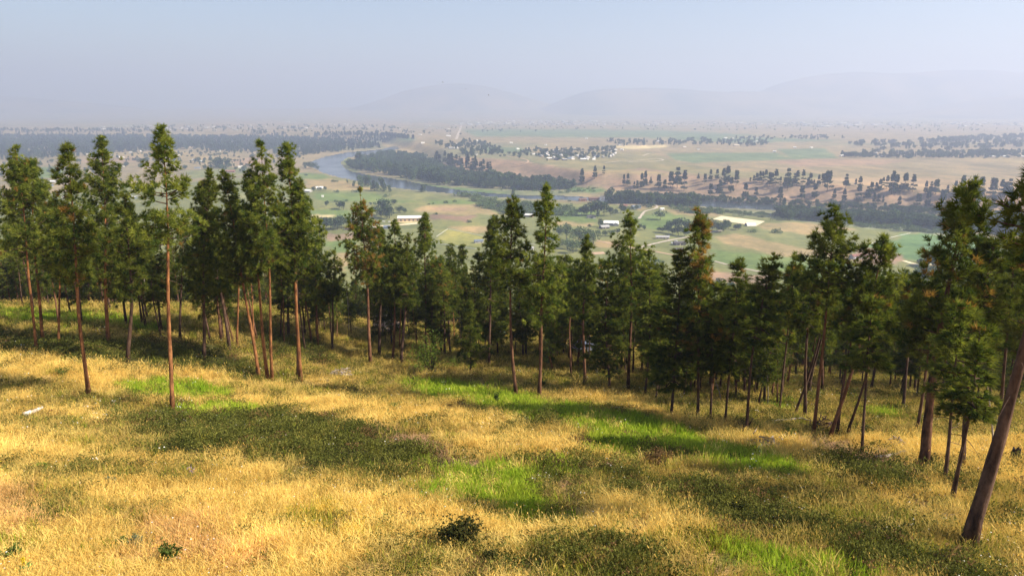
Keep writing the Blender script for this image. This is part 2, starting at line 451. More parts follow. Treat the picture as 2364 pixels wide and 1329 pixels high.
# base u, base v, top u, top v, crown bottom v, crown half width px, trunk half width px, style, bark, brown, label, name used by its neighbours
P, D_ = 'pine', 'fir'
O, K_, B_ = 'bark_orange', 'bark_dark', 'bark_mid'
MAIN = [
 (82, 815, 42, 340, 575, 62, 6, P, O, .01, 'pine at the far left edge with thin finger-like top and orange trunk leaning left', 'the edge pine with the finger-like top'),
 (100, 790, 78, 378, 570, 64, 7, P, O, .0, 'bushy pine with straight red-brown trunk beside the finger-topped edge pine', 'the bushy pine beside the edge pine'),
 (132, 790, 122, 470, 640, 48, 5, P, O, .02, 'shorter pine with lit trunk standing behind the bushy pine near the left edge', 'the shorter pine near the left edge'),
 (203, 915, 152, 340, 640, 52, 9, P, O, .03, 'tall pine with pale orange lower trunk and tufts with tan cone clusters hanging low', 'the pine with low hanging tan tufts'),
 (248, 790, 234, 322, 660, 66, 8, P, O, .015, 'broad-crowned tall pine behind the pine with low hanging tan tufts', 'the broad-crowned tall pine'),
 (296, 835, 288, 455, 670, 52, 9, P, K_, .0, 'pine with nearly black shaded trunk between the broad-crowned and tallest pines', 'the shaded-trunk pine'),  # shade from neighbouring trees put into the trunk as dark bark
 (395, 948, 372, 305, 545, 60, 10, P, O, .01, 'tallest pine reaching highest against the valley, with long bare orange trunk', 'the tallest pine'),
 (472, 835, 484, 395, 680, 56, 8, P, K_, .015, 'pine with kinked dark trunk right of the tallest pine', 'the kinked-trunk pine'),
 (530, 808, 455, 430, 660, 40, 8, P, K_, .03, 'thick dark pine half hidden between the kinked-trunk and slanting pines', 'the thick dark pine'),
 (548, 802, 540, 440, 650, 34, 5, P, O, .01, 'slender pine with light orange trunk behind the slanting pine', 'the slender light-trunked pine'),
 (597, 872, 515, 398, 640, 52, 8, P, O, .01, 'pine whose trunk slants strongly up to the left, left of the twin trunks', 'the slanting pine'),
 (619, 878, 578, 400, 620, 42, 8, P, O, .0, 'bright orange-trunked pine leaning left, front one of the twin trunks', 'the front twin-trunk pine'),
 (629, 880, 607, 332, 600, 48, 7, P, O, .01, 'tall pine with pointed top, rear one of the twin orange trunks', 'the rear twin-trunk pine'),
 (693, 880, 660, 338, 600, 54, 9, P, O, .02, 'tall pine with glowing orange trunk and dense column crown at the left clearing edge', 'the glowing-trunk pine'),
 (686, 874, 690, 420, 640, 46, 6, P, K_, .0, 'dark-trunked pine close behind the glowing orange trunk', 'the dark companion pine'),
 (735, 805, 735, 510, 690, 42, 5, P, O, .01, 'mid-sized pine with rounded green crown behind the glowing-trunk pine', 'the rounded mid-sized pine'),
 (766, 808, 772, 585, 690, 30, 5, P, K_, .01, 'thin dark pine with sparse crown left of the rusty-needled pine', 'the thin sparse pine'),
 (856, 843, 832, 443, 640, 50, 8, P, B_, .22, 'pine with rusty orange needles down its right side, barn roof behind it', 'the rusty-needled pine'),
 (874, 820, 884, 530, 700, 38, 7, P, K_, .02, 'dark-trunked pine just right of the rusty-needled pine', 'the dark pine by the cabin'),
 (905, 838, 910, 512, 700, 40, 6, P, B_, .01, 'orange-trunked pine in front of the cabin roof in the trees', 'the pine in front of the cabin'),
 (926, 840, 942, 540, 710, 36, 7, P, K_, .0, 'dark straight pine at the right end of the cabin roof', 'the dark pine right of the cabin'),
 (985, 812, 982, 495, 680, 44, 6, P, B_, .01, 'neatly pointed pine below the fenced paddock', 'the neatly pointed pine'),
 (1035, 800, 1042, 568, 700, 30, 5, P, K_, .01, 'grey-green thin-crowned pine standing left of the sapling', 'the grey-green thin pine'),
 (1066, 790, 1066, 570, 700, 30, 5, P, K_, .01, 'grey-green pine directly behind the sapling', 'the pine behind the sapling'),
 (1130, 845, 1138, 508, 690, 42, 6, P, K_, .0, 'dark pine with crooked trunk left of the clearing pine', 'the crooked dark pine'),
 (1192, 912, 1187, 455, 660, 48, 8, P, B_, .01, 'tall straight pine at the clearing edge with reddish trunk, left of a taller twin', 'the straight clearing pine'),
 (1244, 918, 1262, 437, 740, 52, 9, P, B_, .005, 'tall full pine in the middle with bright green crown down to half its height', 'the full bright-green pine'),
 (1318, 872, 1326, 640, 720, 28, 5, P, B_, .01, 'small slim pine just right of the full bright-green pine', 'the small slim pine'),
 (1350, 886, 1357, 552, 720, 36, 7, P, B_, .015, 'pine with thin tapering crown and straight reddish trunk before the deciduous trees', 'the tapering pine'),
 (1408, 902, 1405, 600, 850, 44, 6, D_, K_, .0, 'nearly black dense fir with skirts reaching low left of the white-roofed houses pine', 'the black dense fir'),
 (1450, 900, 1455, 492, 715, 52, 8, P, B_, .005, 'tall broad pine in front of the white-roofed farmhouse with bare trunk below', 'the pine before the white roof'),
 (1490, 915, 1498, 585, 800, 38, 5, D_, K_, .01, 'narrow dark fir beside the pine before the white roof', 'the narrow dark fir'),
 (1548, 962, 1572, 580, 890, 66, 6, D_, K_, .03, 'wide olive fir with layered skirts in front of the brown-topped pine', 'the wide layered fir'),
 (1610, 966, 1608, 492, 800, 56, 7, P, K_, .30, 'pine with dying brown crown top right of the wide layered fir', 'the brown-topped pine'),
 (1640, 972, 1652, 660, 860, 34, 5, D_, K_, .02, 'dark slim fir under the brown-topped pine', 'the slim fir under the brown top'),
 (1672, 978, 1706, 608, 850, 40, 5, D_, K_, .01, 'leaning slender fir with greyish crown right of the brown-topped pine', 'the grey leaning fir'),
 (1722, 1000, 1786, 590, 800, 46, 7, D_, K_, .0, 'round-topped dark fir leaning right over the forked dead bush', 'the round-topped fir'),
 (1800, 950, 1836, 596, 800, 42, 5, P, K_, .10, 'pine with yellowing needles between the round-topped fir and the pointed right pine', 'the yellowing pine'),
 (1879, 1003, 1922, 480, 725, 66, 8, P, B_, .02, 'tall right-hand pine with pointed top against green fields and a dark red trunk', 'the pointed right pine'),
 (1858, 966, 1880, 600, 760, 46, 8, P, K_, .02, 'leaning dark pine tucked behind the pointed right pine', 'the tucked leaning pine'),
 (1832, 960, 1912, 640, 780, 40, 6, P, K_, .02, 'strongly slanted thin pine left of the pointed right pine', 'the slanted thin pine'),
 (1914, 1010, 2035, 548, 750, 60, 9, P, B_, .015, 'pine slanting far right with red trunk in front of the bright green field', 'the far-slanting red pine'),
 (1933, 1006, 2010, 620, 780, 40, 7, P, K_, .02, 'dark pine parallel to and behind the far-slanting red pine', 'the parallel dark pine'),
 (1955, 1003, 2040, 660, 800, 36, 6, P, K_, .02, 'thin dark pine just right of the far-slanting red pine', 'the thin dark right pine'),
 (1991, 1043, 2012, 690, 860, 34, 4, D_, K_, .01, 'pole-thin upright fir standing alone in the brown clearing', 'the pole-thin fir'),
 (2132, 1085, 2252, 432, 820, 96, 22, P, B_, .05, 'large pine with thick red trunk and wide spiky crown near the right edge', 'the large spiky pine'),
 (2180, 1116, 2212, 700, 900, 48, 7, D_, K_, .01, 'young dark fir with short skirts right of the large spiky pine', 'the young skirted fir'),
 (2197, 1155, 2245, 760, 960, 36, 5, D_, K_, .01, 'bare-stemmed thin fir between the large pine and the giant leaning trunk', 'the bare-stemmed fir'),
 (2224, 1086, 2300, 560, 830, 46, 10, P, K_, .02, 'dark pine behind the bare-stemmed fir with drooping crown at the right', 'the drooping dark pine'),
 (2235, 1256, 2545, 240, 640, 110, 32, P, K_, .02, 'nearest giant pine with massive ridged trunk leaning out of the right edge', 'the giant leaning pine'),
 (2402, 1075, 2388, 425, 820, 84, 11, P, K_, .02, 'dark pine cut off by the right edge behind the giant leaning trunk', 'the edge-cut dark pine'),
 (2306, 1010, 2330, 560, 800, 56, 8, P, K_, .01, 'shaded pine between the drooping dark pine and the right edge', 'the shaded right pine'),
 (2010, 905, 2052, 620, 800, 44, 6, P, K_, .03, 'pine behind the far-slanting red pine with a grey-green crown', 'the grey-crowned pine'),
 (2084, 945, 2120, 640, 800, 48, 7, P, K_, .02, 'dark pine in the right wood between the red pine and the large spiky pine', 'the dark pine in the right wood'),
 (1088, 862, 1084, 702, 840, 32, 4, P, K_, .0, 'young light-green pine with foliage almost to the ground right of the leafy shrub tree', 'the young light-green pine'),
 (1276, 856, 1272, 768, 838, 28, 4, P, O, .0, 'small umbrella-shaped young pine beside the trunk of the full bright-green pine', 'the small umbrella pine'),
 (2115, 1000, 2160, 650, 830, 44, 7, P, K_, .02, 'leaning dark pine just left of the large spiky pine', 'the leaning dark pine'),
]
tree_spots = []
def tree_root(p, label, name, group):
    return thing(name, label, 'pine tree' if name == 'pine_tree' else 'fir tree', p, 0, group)

def build_main_trees():
    for i, (bu, bv, tu, tv, cv, hw, tw, st, bk, br, lab, nick) in enumerate(MAIN):
        p = ground(bu, bv)[0]
        d = ray(tu, tv); top = d * (p[1] / d[1])
        H = top[2] - p[2]; sc = px_scale(p)
        dc = ray((bu + tu) / 2, cv); zc = (dc * (p[1] / dc[1]))[2]
        cb = float(np.clip((zc - p[2]) / H, .08, .75))
        rng = np.random.default_rng(100 + i + (500 if bu == 2132 else 0))
        near = sc < .022
        g = None
        if st == 'pine' and br < .2 and bk == K_: g = (GREEN_A * .85, GREEN_B * .8)
        if bu > 1980 and st == 'pine': g = (GREEN_A * .72, GREEN_B * .62)
        W, C = pine_parts(rng, H, cb * (.93 if bu < 1500 else 1.0), hw * sc * 1.38, max(.08, tw * sc * .46), (top[0] - p[0], rng.normal(0, .3)), st, br, K=21, green=g,
                          dens=1.42 if st == 'pine' else 1.3, gap=0 if bu == 2132 else .06)
        name = 'pine_tree' if st == 'pine' else 'fir_tree'
        r = tree_root(p, lab, name, 'conifers round the hillside clearing')
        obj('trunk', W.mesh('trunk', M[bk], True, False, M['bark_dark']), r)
        obj('crown', C.mesh('crown', M['needle']), r)
        tree_spots.append((p[0], p[1], nick, bu))

# ------------------------------------------------------------------ hillside: ground cover map (polygons give the patches, noise frays them)
VEG = [  # kind, polygon
 ('mix', [(-80, 690), (2500, 740), (2500, 1010), (2100, 1010), (1850, 1000), (1700, 985), (1560, 960), (1450, 925), (1300, 905), (1150, 905), (1000, 880), (860, 870), (700, 890), (580, 880), (430, 860), (250, 840), (-80, 800)]),
 ('olive', [(1500, 1090), (1640, 1110), (1760, 1095), (1900, 1060), (2100, 1090), (2420, 1150), (2420, 1345), (2200, 1345), (1900, 1310), (1700, 1270), (1560, 1200), (1450, 1130)]),
 ('gold', [(1850, 1080), (1990, 1120), (2100, 1200), (2260, 1260), (2420, 1310), (2420, 1250), (2300, 1200), (2150, 1120), (2000, 1070)]),
 ('olive', [(300, 950), (560, 935), (840, 970), (1100, 1070), (1000, 1125), (860, 1130), (560, 1070), (400, 1045)]),
 ('dark', [(320, 955), (420, 935), (560, 950), (700, 962), (820, 985), (900, 1012), (1000, 1050), (1080, 1083), (1010, 1105), (940, 1130), (860, 1112), (760, 1082), (640, 1062), (500, 1050), (420, 1030), (350, 1000)]),
 ('dark', [(-80, 765), (140, 782), (300, 792), (480, 795), (570, 835), (600, 868), (560, 878), (420, 855), (200, 832), (-80, 800)]),  # left shade band, put into the cover as dark shrubs
 ('gold', [(-80, 830), (120, 828), (300, 850), (460, 868), (620, 885), (720, 905), (560, 900), (300, 880), (120, 870), (-80, 855)]),
 ('olive', [(-80, 868), (100, 875), (200, 905), (330, 925), (420, 940), (330, 960), (200, 945), (60, 925), (-80, 915)]),
 ('green', [(265, 880), (400, 878), (545, 895), (525, 912), (400, 920), (270, 908)]),
 ('green', [(430, 935), (560, 930), (610, 948), (500, 957)]),
 ('green', [(-80, 705), (120, 722), (330, 737), (360, 762), (200, 747), (-80, 738)]),
 ('dark', [(600, 775), (700, 780), (780, 815), (760, 842), (680, 835), (610, 815)]),
 ('olive', [(720, 780), (900, 800), (1180, 850), (1180, 880), (1000, 872), (860, 850), (740, 830)]),
 ('gold', [(600, 890), (760, 880), (900, 925), (1060, 955), (1240, 995), (1400, 1030), (1500, 1075), (1620, 1100), (1480, 1110), (1300, 1075), (1100, 1065), (900, 1000), (760, 965), (620, 945)]),
 ('soil', [(800, 968), (900, 985), (1010, 1015), (1090, 1060), (1050, 1068), (950, 1035), (880, 1008), (815, 985)]),
 ('olive', [(700, 900), (860, 870), (1100, 885), (1350, 925), (1600, 985), (1880, 1075), (1800, 1120), (1600, 1095), (1400, 1040), (1200, 965), (1000, 940), (850, 935)]),
 ('green', [(875, 885), (1010, 880), (1130, 893), (1290, 925), (1450, 960), (1560, 995), (1700, 1035), (1860, 1088), (1760, 1105), (1600, 1080), (1460, 1062), (1360, 1030), (1310, 995), (1200, 955), (1050, 930)]),
 ('dark', [(1190, 958), (1300, 978), (1330, 998), (1240, 990)]),
 ('dark', [(1490, 1045), (1560, 1060), (1545, 1080), (1490, 1070)]),
 ('olive', [(880, 1080), (1080, 1070), (1240, 1060), (1420, 1130), (1420, 1180), (1380, 1235), (1250, 1215), (1060, 1160), (930, 1125)]),
 ('dark', [(900, 1050), (1060, 1075), (1180, 1090), (1280, 1075), (1400, 1105), (1320, 1120), (1200, 1100), (1060, 1110), (960, 1110)]),
 ('green', [(950, 1080), (1080, 1072), (1200, 1098), (1270, 1135), (1320, 1180), (1380, 1235), (1290, 1228), (1190, 1190), (1090, 1160), (1000, 1120)]),
 ('dark', [(1200, 1182), (1300, 1200), (1350, 1228), (1270, 1222)]),
 ('green', [(1230, 1062), (1340, 1072), (1420, 1100), (1360, 1110), (1270, 1095)]),
 ('dark', [(1300, 1078), (1380, 1080), (1480, 1108), (1600, 1138), (1700, 1168), (1780, 1200), (1700, 1227), (1580, 1192), (1460, 1150), (1350, 1115)]),
 ('soil', [(1262, 1095), (1290, 1100), (1330, 1150), (1440, 1225), (1570, 1290), (1650, 1340), (1580, 1340), (1440, 1250), (1330, 1180), (1275, 1125)]),
 ('gold', [(1400, 1145), (1560, 1195), (1700, 1240), (1640, 1265), (1520, 1240), (1420, 1190)]),
 ('dark', [(1780, 1192), (1900, 1215), (2060, 1240), (2200, 1290), (2300, 1345), (2040, 1345), (1950, 1290), (1850, 1255), (1790, 1222)]),
 ('dark', [(1920, 1058), (2040, 1072), (2150, 1120), (2060, 1132), (1950, 1102)]),
 ('dark', [(1640, 1150), (1800, 1180), (1960, 1215), (1900, 1235), (1760, 1215), (1660, 1185)]),
 ('green', [(1630, 1262), (1760, 1285), (1900, 1305), (2080, 1345), (1700, 1345), (1650, 1300)]),
 ('green', [(1990, 948), (2110, 958), (2110, 978), (2010, 972)]),  # sunlit patch under the trees, put into the cover as bright green
 ('green', [(1770, 925), (1860, 940), (1850, 958), (1790, 945)]),
 ('soil', [(1880, 1010), (1990, 1030), (2110, 1060), (2060, 1075), (1960, 1055), (1870, 1035)]),
 ('soil', [(2060, 1160), (2200, 1190), (2230, 1215), (2120, 1195)]),
 ('dark', [(1105, 1345), (1250, 1302), (1420, 1284), (1500, 1310), (1520, 1345)]),
 ('red', [(-80, 1140), (120, 1165), (200, 1200), (120, 1240), (-80, 1220)]),
 ('red', [(240, 1200), (420, 1195), (520, 1235), (600, 1290), (640, 1345), (480, 1345), (400, 1300), (330, 1240)]),
 ('olive', [(40, 1120), (150, 1150), (320, 1190), (300, 1210), (120, 1190), (40, 1160)]),
 ('olive', [(30, 960), (200, 965), (330, 1000), (420, 1040), (300, 1040), (120, 1010), (20, 1000)]),
 ('yellow', [(720, 1175), (790, 1180), (900, 1250), (820, 1255), (740, 1215)]),
]
KINDS = ['gold', 'green', 'dark', 'olive', 'mix', 'soil', 'red', 'yellow']
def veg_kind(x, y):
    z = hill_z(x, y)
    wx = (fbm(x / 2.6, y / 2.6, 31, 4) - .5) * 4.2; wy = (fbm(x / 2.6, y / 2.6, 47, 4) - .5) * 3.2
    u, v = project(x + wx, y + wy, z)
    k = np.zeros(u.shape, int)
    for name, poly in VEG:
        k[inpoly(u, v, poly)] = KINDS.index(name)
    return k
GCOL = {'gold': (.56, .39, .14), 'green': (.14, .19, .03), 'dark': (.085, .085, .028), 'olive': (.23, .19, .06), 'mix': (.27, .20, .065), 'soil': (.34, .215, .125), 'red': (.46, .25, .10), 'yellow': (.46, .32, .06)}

def build_hillside():
    def grid(xs, ys):
        X, Y = np.meshgrid(xs, ys)
        nx, ny = len(xs), len(ys)
        i = (np.arange(ny - 1)[:, None] * nx + np.arange(nx - 1)[None]).ravel()
        return X.ravel(), Y.ravel(), np.stack([i, i + 1, i + nx + 1, i + nx], 1)
    ys = np.concatenate([np.arange(-40, 10, 4.), np.arange(10, 70, .45), np.arange(70, 140, .8), np.arange(140, 300, 4.), np.arange(300, 520, 10)])
    xs = np.concatenate([np.arange(-260, -80, 6.), np.arange(-80, -45, 1.2), np.arange(-45, 45, .5), np.arange(45, 80, 1.2), np.arange(80, 261, 6.)])
    X, Y, f = grid(xs, ys)
    Z = hill_z(X, Y)
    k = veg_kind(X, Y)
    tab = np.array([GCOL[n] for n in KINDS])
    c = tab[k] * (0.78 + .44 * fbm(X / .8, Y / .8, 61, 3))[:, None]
    m, nt, out = new_mat('dry_hillside')
    a = attr(nt, 'Col').outputs['Color']
    n1 = noise(nt, 4.0, 6, .7)
    n2 = noise(nt, 18.0, 4, .7)
    c1 = mixc(nt, a, ramp(nt, n1, [(.3, (.45, .42, .38)), (.7, (1.25, 1.22, 1.15))]), 1.0, 'MULTIPLY')
    c2 = mixc(nt, c1, ramp(nt, n2, [(.3, (.6, .58, .55)), (.7, (1.2, 1.2, 1.15))]), 1.0, 'MULTIPLY')
    principled(nt, out, c2, .95, .1, normal=bump(nt, n1, 1.0, .15))
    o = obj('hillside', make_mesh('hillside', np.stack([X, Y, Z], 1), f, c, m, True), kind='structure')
    return o
build_hillside()

# ------------------------------------------------------------------ valley floor
# colours of the ground itself: fields, pasture, dry bench, river bars (albedo)
FG, OL, TAN, PNK, BRN, STRAW, TEAL, DRY = (.130, .180, .055), (.17, .18, .075), (.29, .225, .115), (.27, .19, .125), (.21, .145, .105), (.55, .45, .25), (.125, .165, .085), (.235, .19, .11)
MEADOW = (.17, .18, .07)
PAINT = [
 # far plain
 (DRY, [(-300, 295), (2700, 295), (2700, 330), (-300, 330)]),
 (TEAL, [(1060, 298), (1500, 300), (1760, 312), (1640, 318), (1100, 316)]), (TEAL, [(820, 318), (960, 318), (950, 327), (840, 326)]),
 (TAN, [(880, 332), (985, 330), (1010, 345), (960, 355), (900, 345)]), (TEAL, [(1110, 340), (1270, 340), (1270, 352), (1120, 352)]),
 (TEAL, [(1480, 318), (1800, 318), (1960, 325), (1700, 330)]),
 # bench
 (DRY, [(1200, 340), (2700, 330), (2700, 470), (1340, 400)]),
 ((.20, .18, .09), [(1220, 368), (1340, 352), (1500, 350), (1560, 375), (1700, 395), (1900, 400), (1900, 418), (1700, 408), (1560, 398), (1340, 393)]),
 (TEAL, [(1535, 353), (1790, 352), (1830, 368), (1600, 376), (1560, 370)]), (TEAL, [(1790, 345), (1900, 342), (1940, 366), (1830, 368)]),
 (STRAW, [(1416, 337), (1545, 335), (1530, 341), (1440, 345)]), (TAN, [(2210, 362), (2420, 365), (2420, 385), (2330, 378)]),
 (PNK, [(1420, 395), (1480, 388), (1560, 398), (1520, 404)]), (PNK, [(1760, 372), (1900, 366), (2100, 370), (2050, 380), (1850, 385)]),
 ((.30, .22, .13), [(1800, 415), (2000, 410), (2420, 418), (2420, 448), (2100, 436), (1900, 424)]),
 # bank of the bench
 (PNK, [(1000, 390), (1055, 362), (1200, 370), (1340, 394), (1560, 400), (1700, 412), (1900, 426), (2100, 440), (2420, 452), (2420, 495), (2000, 482), (1800, 468), (1600, 453), (1400, 440), (1320, 428), (1100, 405)]),
 (TAN, [(1340, 396), (1440, 392), (1560, 400), (1540, 405), (1420, 402)]),
 # west side of the valley
 (DRY, [(-300, 340), (700, 345), (720, 400), (700, 450), (-300, 480)]),
 (TAN, [(260, 352), (440, 350), (480, 366), (300, 366)]), (FG, [(60, 388), (140, 384), (150, 410), (60, 412)]), (PNK, [(180, 366), (330, 362), (330, 374), (200, 378)]),
 (TAN, [(-50, 430), (140, 425), (160, 470), (-50, 480)]), (OL, [(420, 395), (580, 385), (560, 405), (440, 412)]), (TAN, [(420, 362), (500, 355), (560, 372), (470, 380)]), (PNK, [(530, 370), (600, 362), (620, 380), (560, 388)]),
 (STRAW, [(8, 326), (80, 322), (76, 330), (14, 332)]), (TAN, [(280, 420), (420, 410), (440, 440), (300, 450)]),
 # this side of the river
 (MEADOW, [(-300, 480), (690, 400), (745, 402), (900, 438), (1060, 455), (1290, 468), (1500, 475), (1700, 486), (1950, 505), (2250, 550), (2700, 560), (2700, 760), (-300, 760)]),
 (TAN, [(680, 352), (745, 352), (730, 362), (690, 368)]),
 (FG, [(690, 398), (760, 404), (750, 414), (690, 412)]), (TAN, [(700, 414), (770, 414), (830, 425), (860, 437), (780, 440), (700, 430)]),
 (FG, [(725, 445), (860, 445), (1000, 465), (920, 468), (730, 462)]), (OL, [(860, 440), (1000, 448), (1130, 462), (1130, 475), (900, 462)]),
 (FG, [(990, 462), (1090, 462), (1130, 472), (1000, 474)]),
 (TAN, [(950, 483), (1010, 472), (1125, 470), (1150, 495), (1080, 495), (990, 492)]), (PNK, [(1000, 480), (1080, 478), (1070, 486), (1000, 486)]),
 (BRN, [(984, 507), (1000, 495), (1096, 497), (1082, 512)]),
 (FG, [(720, 486), (810, 484), (812, 500), (720, 502)]), (STRAW, [(705, 500), (728, 495), (778, 496), (770, 500), (705, 506)]),
 (PNK, [(750, 540), (830, 536), (830, 552), (755, 555)]), (FG, [(755, 555), (815, 552), (812, 582), (770, 585)]), (TAN, [(770, 585), (812, 582), (800, 620), (775, 620)]),
 (STRAW, [(905, 510), (975, 503), (1000, 510), (930, 515)]),
 ((.26, .25, .075), [(1010, 545), (1034, 528), (1122, 546), (1112, 572), (1016, 562)]), (TAN, [(1040, 522), (1130, 520), (1130, 542), (1060, 532)]),
 (FG, [(1290, 478), (1385, 486), (1380, 512), (1290, 510)]), (TAN, [(1280, 510), (1380, 516), (1370, 524), (1280, 520)]), (TAN, [(1380, 556), (1430, 558), (1420, 572), (1370, 575)]),
 (FG, [(1470, 500), (1560, 490), (1600, 512), (1520, 530), (1470, 520)]), (TAN, [(1520, 482), (1660, 488), (1660, 500), (1560, 495)]), (TAN, [(1460, 470), (1540, 475), (1480, 485), (1450, 480)]),
 (TAN, [(1640, 546), (1700, 540), (1830, 568), (2010, 590), (2010, 606), (1800, 588), (1660, 560)]), (TAN, [(1740, 520), (1860, 512), (1990, 530), (1900, 540), (1770, 534)]),
 (FG, [(1640, 575), (1820, 592), (1990, 615), (1900, 640), (1700, 615), (1640, 600)]), (PNK, [(1650, 625), (1780, 640), (1780, 660), (1640, 650)]),
 (OL, [(1650, 532), (1760, 528), (2000, 555), (2040, 545), (2000, 575), (1830, 562)]),
 ((.11, .185, .07), [(2000, 572), (2060, 550), (2110, 537), (2280, 545), (2280, 600), (2140, 606), (2088, 600), (2060, 585)]),
 (PNK, [(1970, 580), (2000, 570), (2080, 590), (2085, 612), (1990, 612)]),
 (OL, [(1990, 545), (2100, 530), (2110, 538), (2040, 552)]),
 # sage and willow flats along the river, bars
 ((.17, .185, .10), [(1130, 458), (1300, 448), (1330, 442), (1200, 438), (1060, 434)]),
 ((.19, .21, .13), [(1640, 484), (1780, 490), (1960, 508), (2250, 536), (2230, 548), (1960, 522), (1700, 494)]),
 ((.11, .17, .06), [(905, 428), (960, 422), (1100, 438), (1200, 448), (1080, 444), (980, 434)]), ((.11, .17, .06), [(1290, 432), (1400, 434), (1400, 444), (1330, 444)]),
 ((.17, .19, .08), [(786, 374), (802, 360), (815, 384), (830, 400), (800, 392)]),
]
def build_valley():
    naz, nd = 760, 360
    ta = np.linspace(-1.0, 1.0, naz)
    inv = np.linspace(1 / 430., 1 / 17500., nd)
    D = 1 / inv
    Dg, Ag = np.meshgrid(D, ta, indexing='ij')
    X = (Dg * Ag).ravel(); Y = Dg.ravel()
    Z = valley_z(X, Y)
    u, v = project(X + (fbm(X / 30, Y / 30, 77, 3) - .5) * 26, Y + (fbm(X / 30, Y / 60, 78, 3) - .5) * 40, Z)
    c = np.tile(DRY, (len(X), 1)).astype(float)
    far = fbm(X / 500, Y / 900, 91, 4)
    c = c * (1 - sm(.45, .6, far)[:, None] * .45) + np.array(TEAL) * sm(.45, .6, far)[:, None] * .45
    for colr, poly in PAINT:
        c[inpoly(u, v, poly)] = colr
    # soften the borders a little, leave the grain to the material
    g = c.reshape(nd, naz, 3)
    for ax in (0, 1):
        g = (np.roll(g, 1, ax) + 2 * g + np.roll(g, -1, ax)) / 4
    c = g.reshape(-1, 3) * (.8 + .4 * fbm(X / 70, Y / 110, 93, 4))[:, None]
    i = (np.arange(nd - 1)[:, None] * naz + np.arange(naz - 1)[None]).ravel()
    f = np.stack([i, i + 1, i + naz + 1, i + naz], 1)
    m, nt, out = new_mat('valley_fields')
    a = attr(nt, 'Col').outputs['Color']
    n1 = noise(nt, .022, 6, .65, stretch=(1, .5, 1))
    n2 = noise(nt, .12, 5, .7)
    n3 = noise(nt, .03, 4, .6, stretch=(.25, 2.2, 1))
    a = mixc(nt, a, ramp(nt, n1, [(.3, (.66, .72, .70)), (.52, (1, 1, 1)), (.7, (1.35, 1.22, 1.15))]), 1.0, 'MULTIPLY')
    a = mixc(nt, a, ramp(nt, n2, [(.3, (.78, .80, .78)), (.7, (1.2, 1.17, 1.15))]), 1.0, 'MULTIPLY')
    a = mixc(nt, a, ramp(nt, n3, [(.35, (.9, .92, .9)), (.65, (1.1, 1.06, 1.04))]), 1.0, 'MULTIPLY')
    principled(nt, out, a, .95, .05)
    obj('valley_floor', make_mesh('valley_floor', np.stack([X, Y, Z], 1), f, c, m, True), kind='structure')
build_valley()

def sheet(name, poly_xyz, mat, kind='structure'):
    v = np.array(poly_xyz, float)
    me = bpy.data.meshes.new(name)
    me.from_pydata([tuple(q) for q in v], [], [tuple(range(len(v)))])
    me.materials.append(mat); me.update()
    # face up
    if me.polygons[0].normal.z < 0: me.flip_normals()
    return obj(name, me, kind=kind)
def water():
    m, nt, out = new_mat('river_water')
    n = noise(nt, .25, 3, .6, stretch=(1, .35, 1))
    n2 = noise(nt, .012, 3, .5)
    b = principled(nt, out, (.035, .045, .05), .12, .5, normal=bump(nt, n, .12, .12))
    mr = N(nt, 'ShaderNodeMapRange'); mr.inputs[3].default_value = .06; mr.inputs[4].default_value = .28
    nt.links.new(n2, mr.inputs[0]); nt.links.new(mr.outputs[0], b.inputs['Roughness'])
    # grown a few metres under the banks
    for p in RIVER_W:
        a = np.array(p); nx = np.roll(a, -1, 0) - np.roll(a, 1, 0); nx = unit(nx)
        area = np.sum(a[:, 0] * np.roll(a[:, 1], -1) - np.roll(a[:, 0], -1) * a[:, 1])
        nrm = np.stack([nx[:, 1], -nx[:, 0]], 1) * (1 if area > 0 else -1)
        g = a + nrm * 6
        sheet('river' if p is RIVER_W[0] else 'river_channel', [(x, y, VZ - .55 - (0 if p is RIVER_W[0] else .05)) for x, y in g], m)
water()

def ribbon(name, px, width, mat, lift=.35, step=12.0):
    pts = vground(*np.array(px, float).T)[:, :2]
    q = [pts[0]]
    for a, b in zip(pts[:-1], pts[1:]):
        n = max(1, int(np.linalg.norm(b - a) / step))
        for k in range(1, n + 1): q.append(a + (b - a) * k / n)
    q = np.array(q)
    for _ in range(3): q[1:-1] = (q[:-2] + 2 * q[1:-1] + q[2:]) / 4
    t = unit(np.gradient(q, axis=0)); nrm = np.stack([-t[:, 1], t[:, 0]], 1)
    w = width / 2 * (1 + .2 * np.sin(np.arange(len(q)) * 1.7))[:, None]
    L, R = q + nrm * w, q - nrm * w
    z = np.maximum(valley_z(L[:, 0], L[:, 1]), valley_z(R[:, 0], R[:, 1])) + lift
    v = np.concatenate([np.c_[L, z], np.c_[R, z]]); n = len(q)
    i = np.arange(n - 1)
    me = make_mesh(name, v, np.stack([i + n, i + n + 1, i + 1, i], 1), None, mat)
    return obj(name, me, kind='structure')
M['gravel'] = plain('pale_gravel', (.42, .36, .29), .95, .1, .2, .15)
M['dirt'] = plain('dirt_track', (.42, .29, .19), .95, .1, .2, .15)
M['sand'] = plain('arena_sand', (.66, .56, .36), .95, .1, .08, .08)
M['asphalt'] = plain('worn_asphalt', (.18, .165, .15), .9, .2, .15, .2)
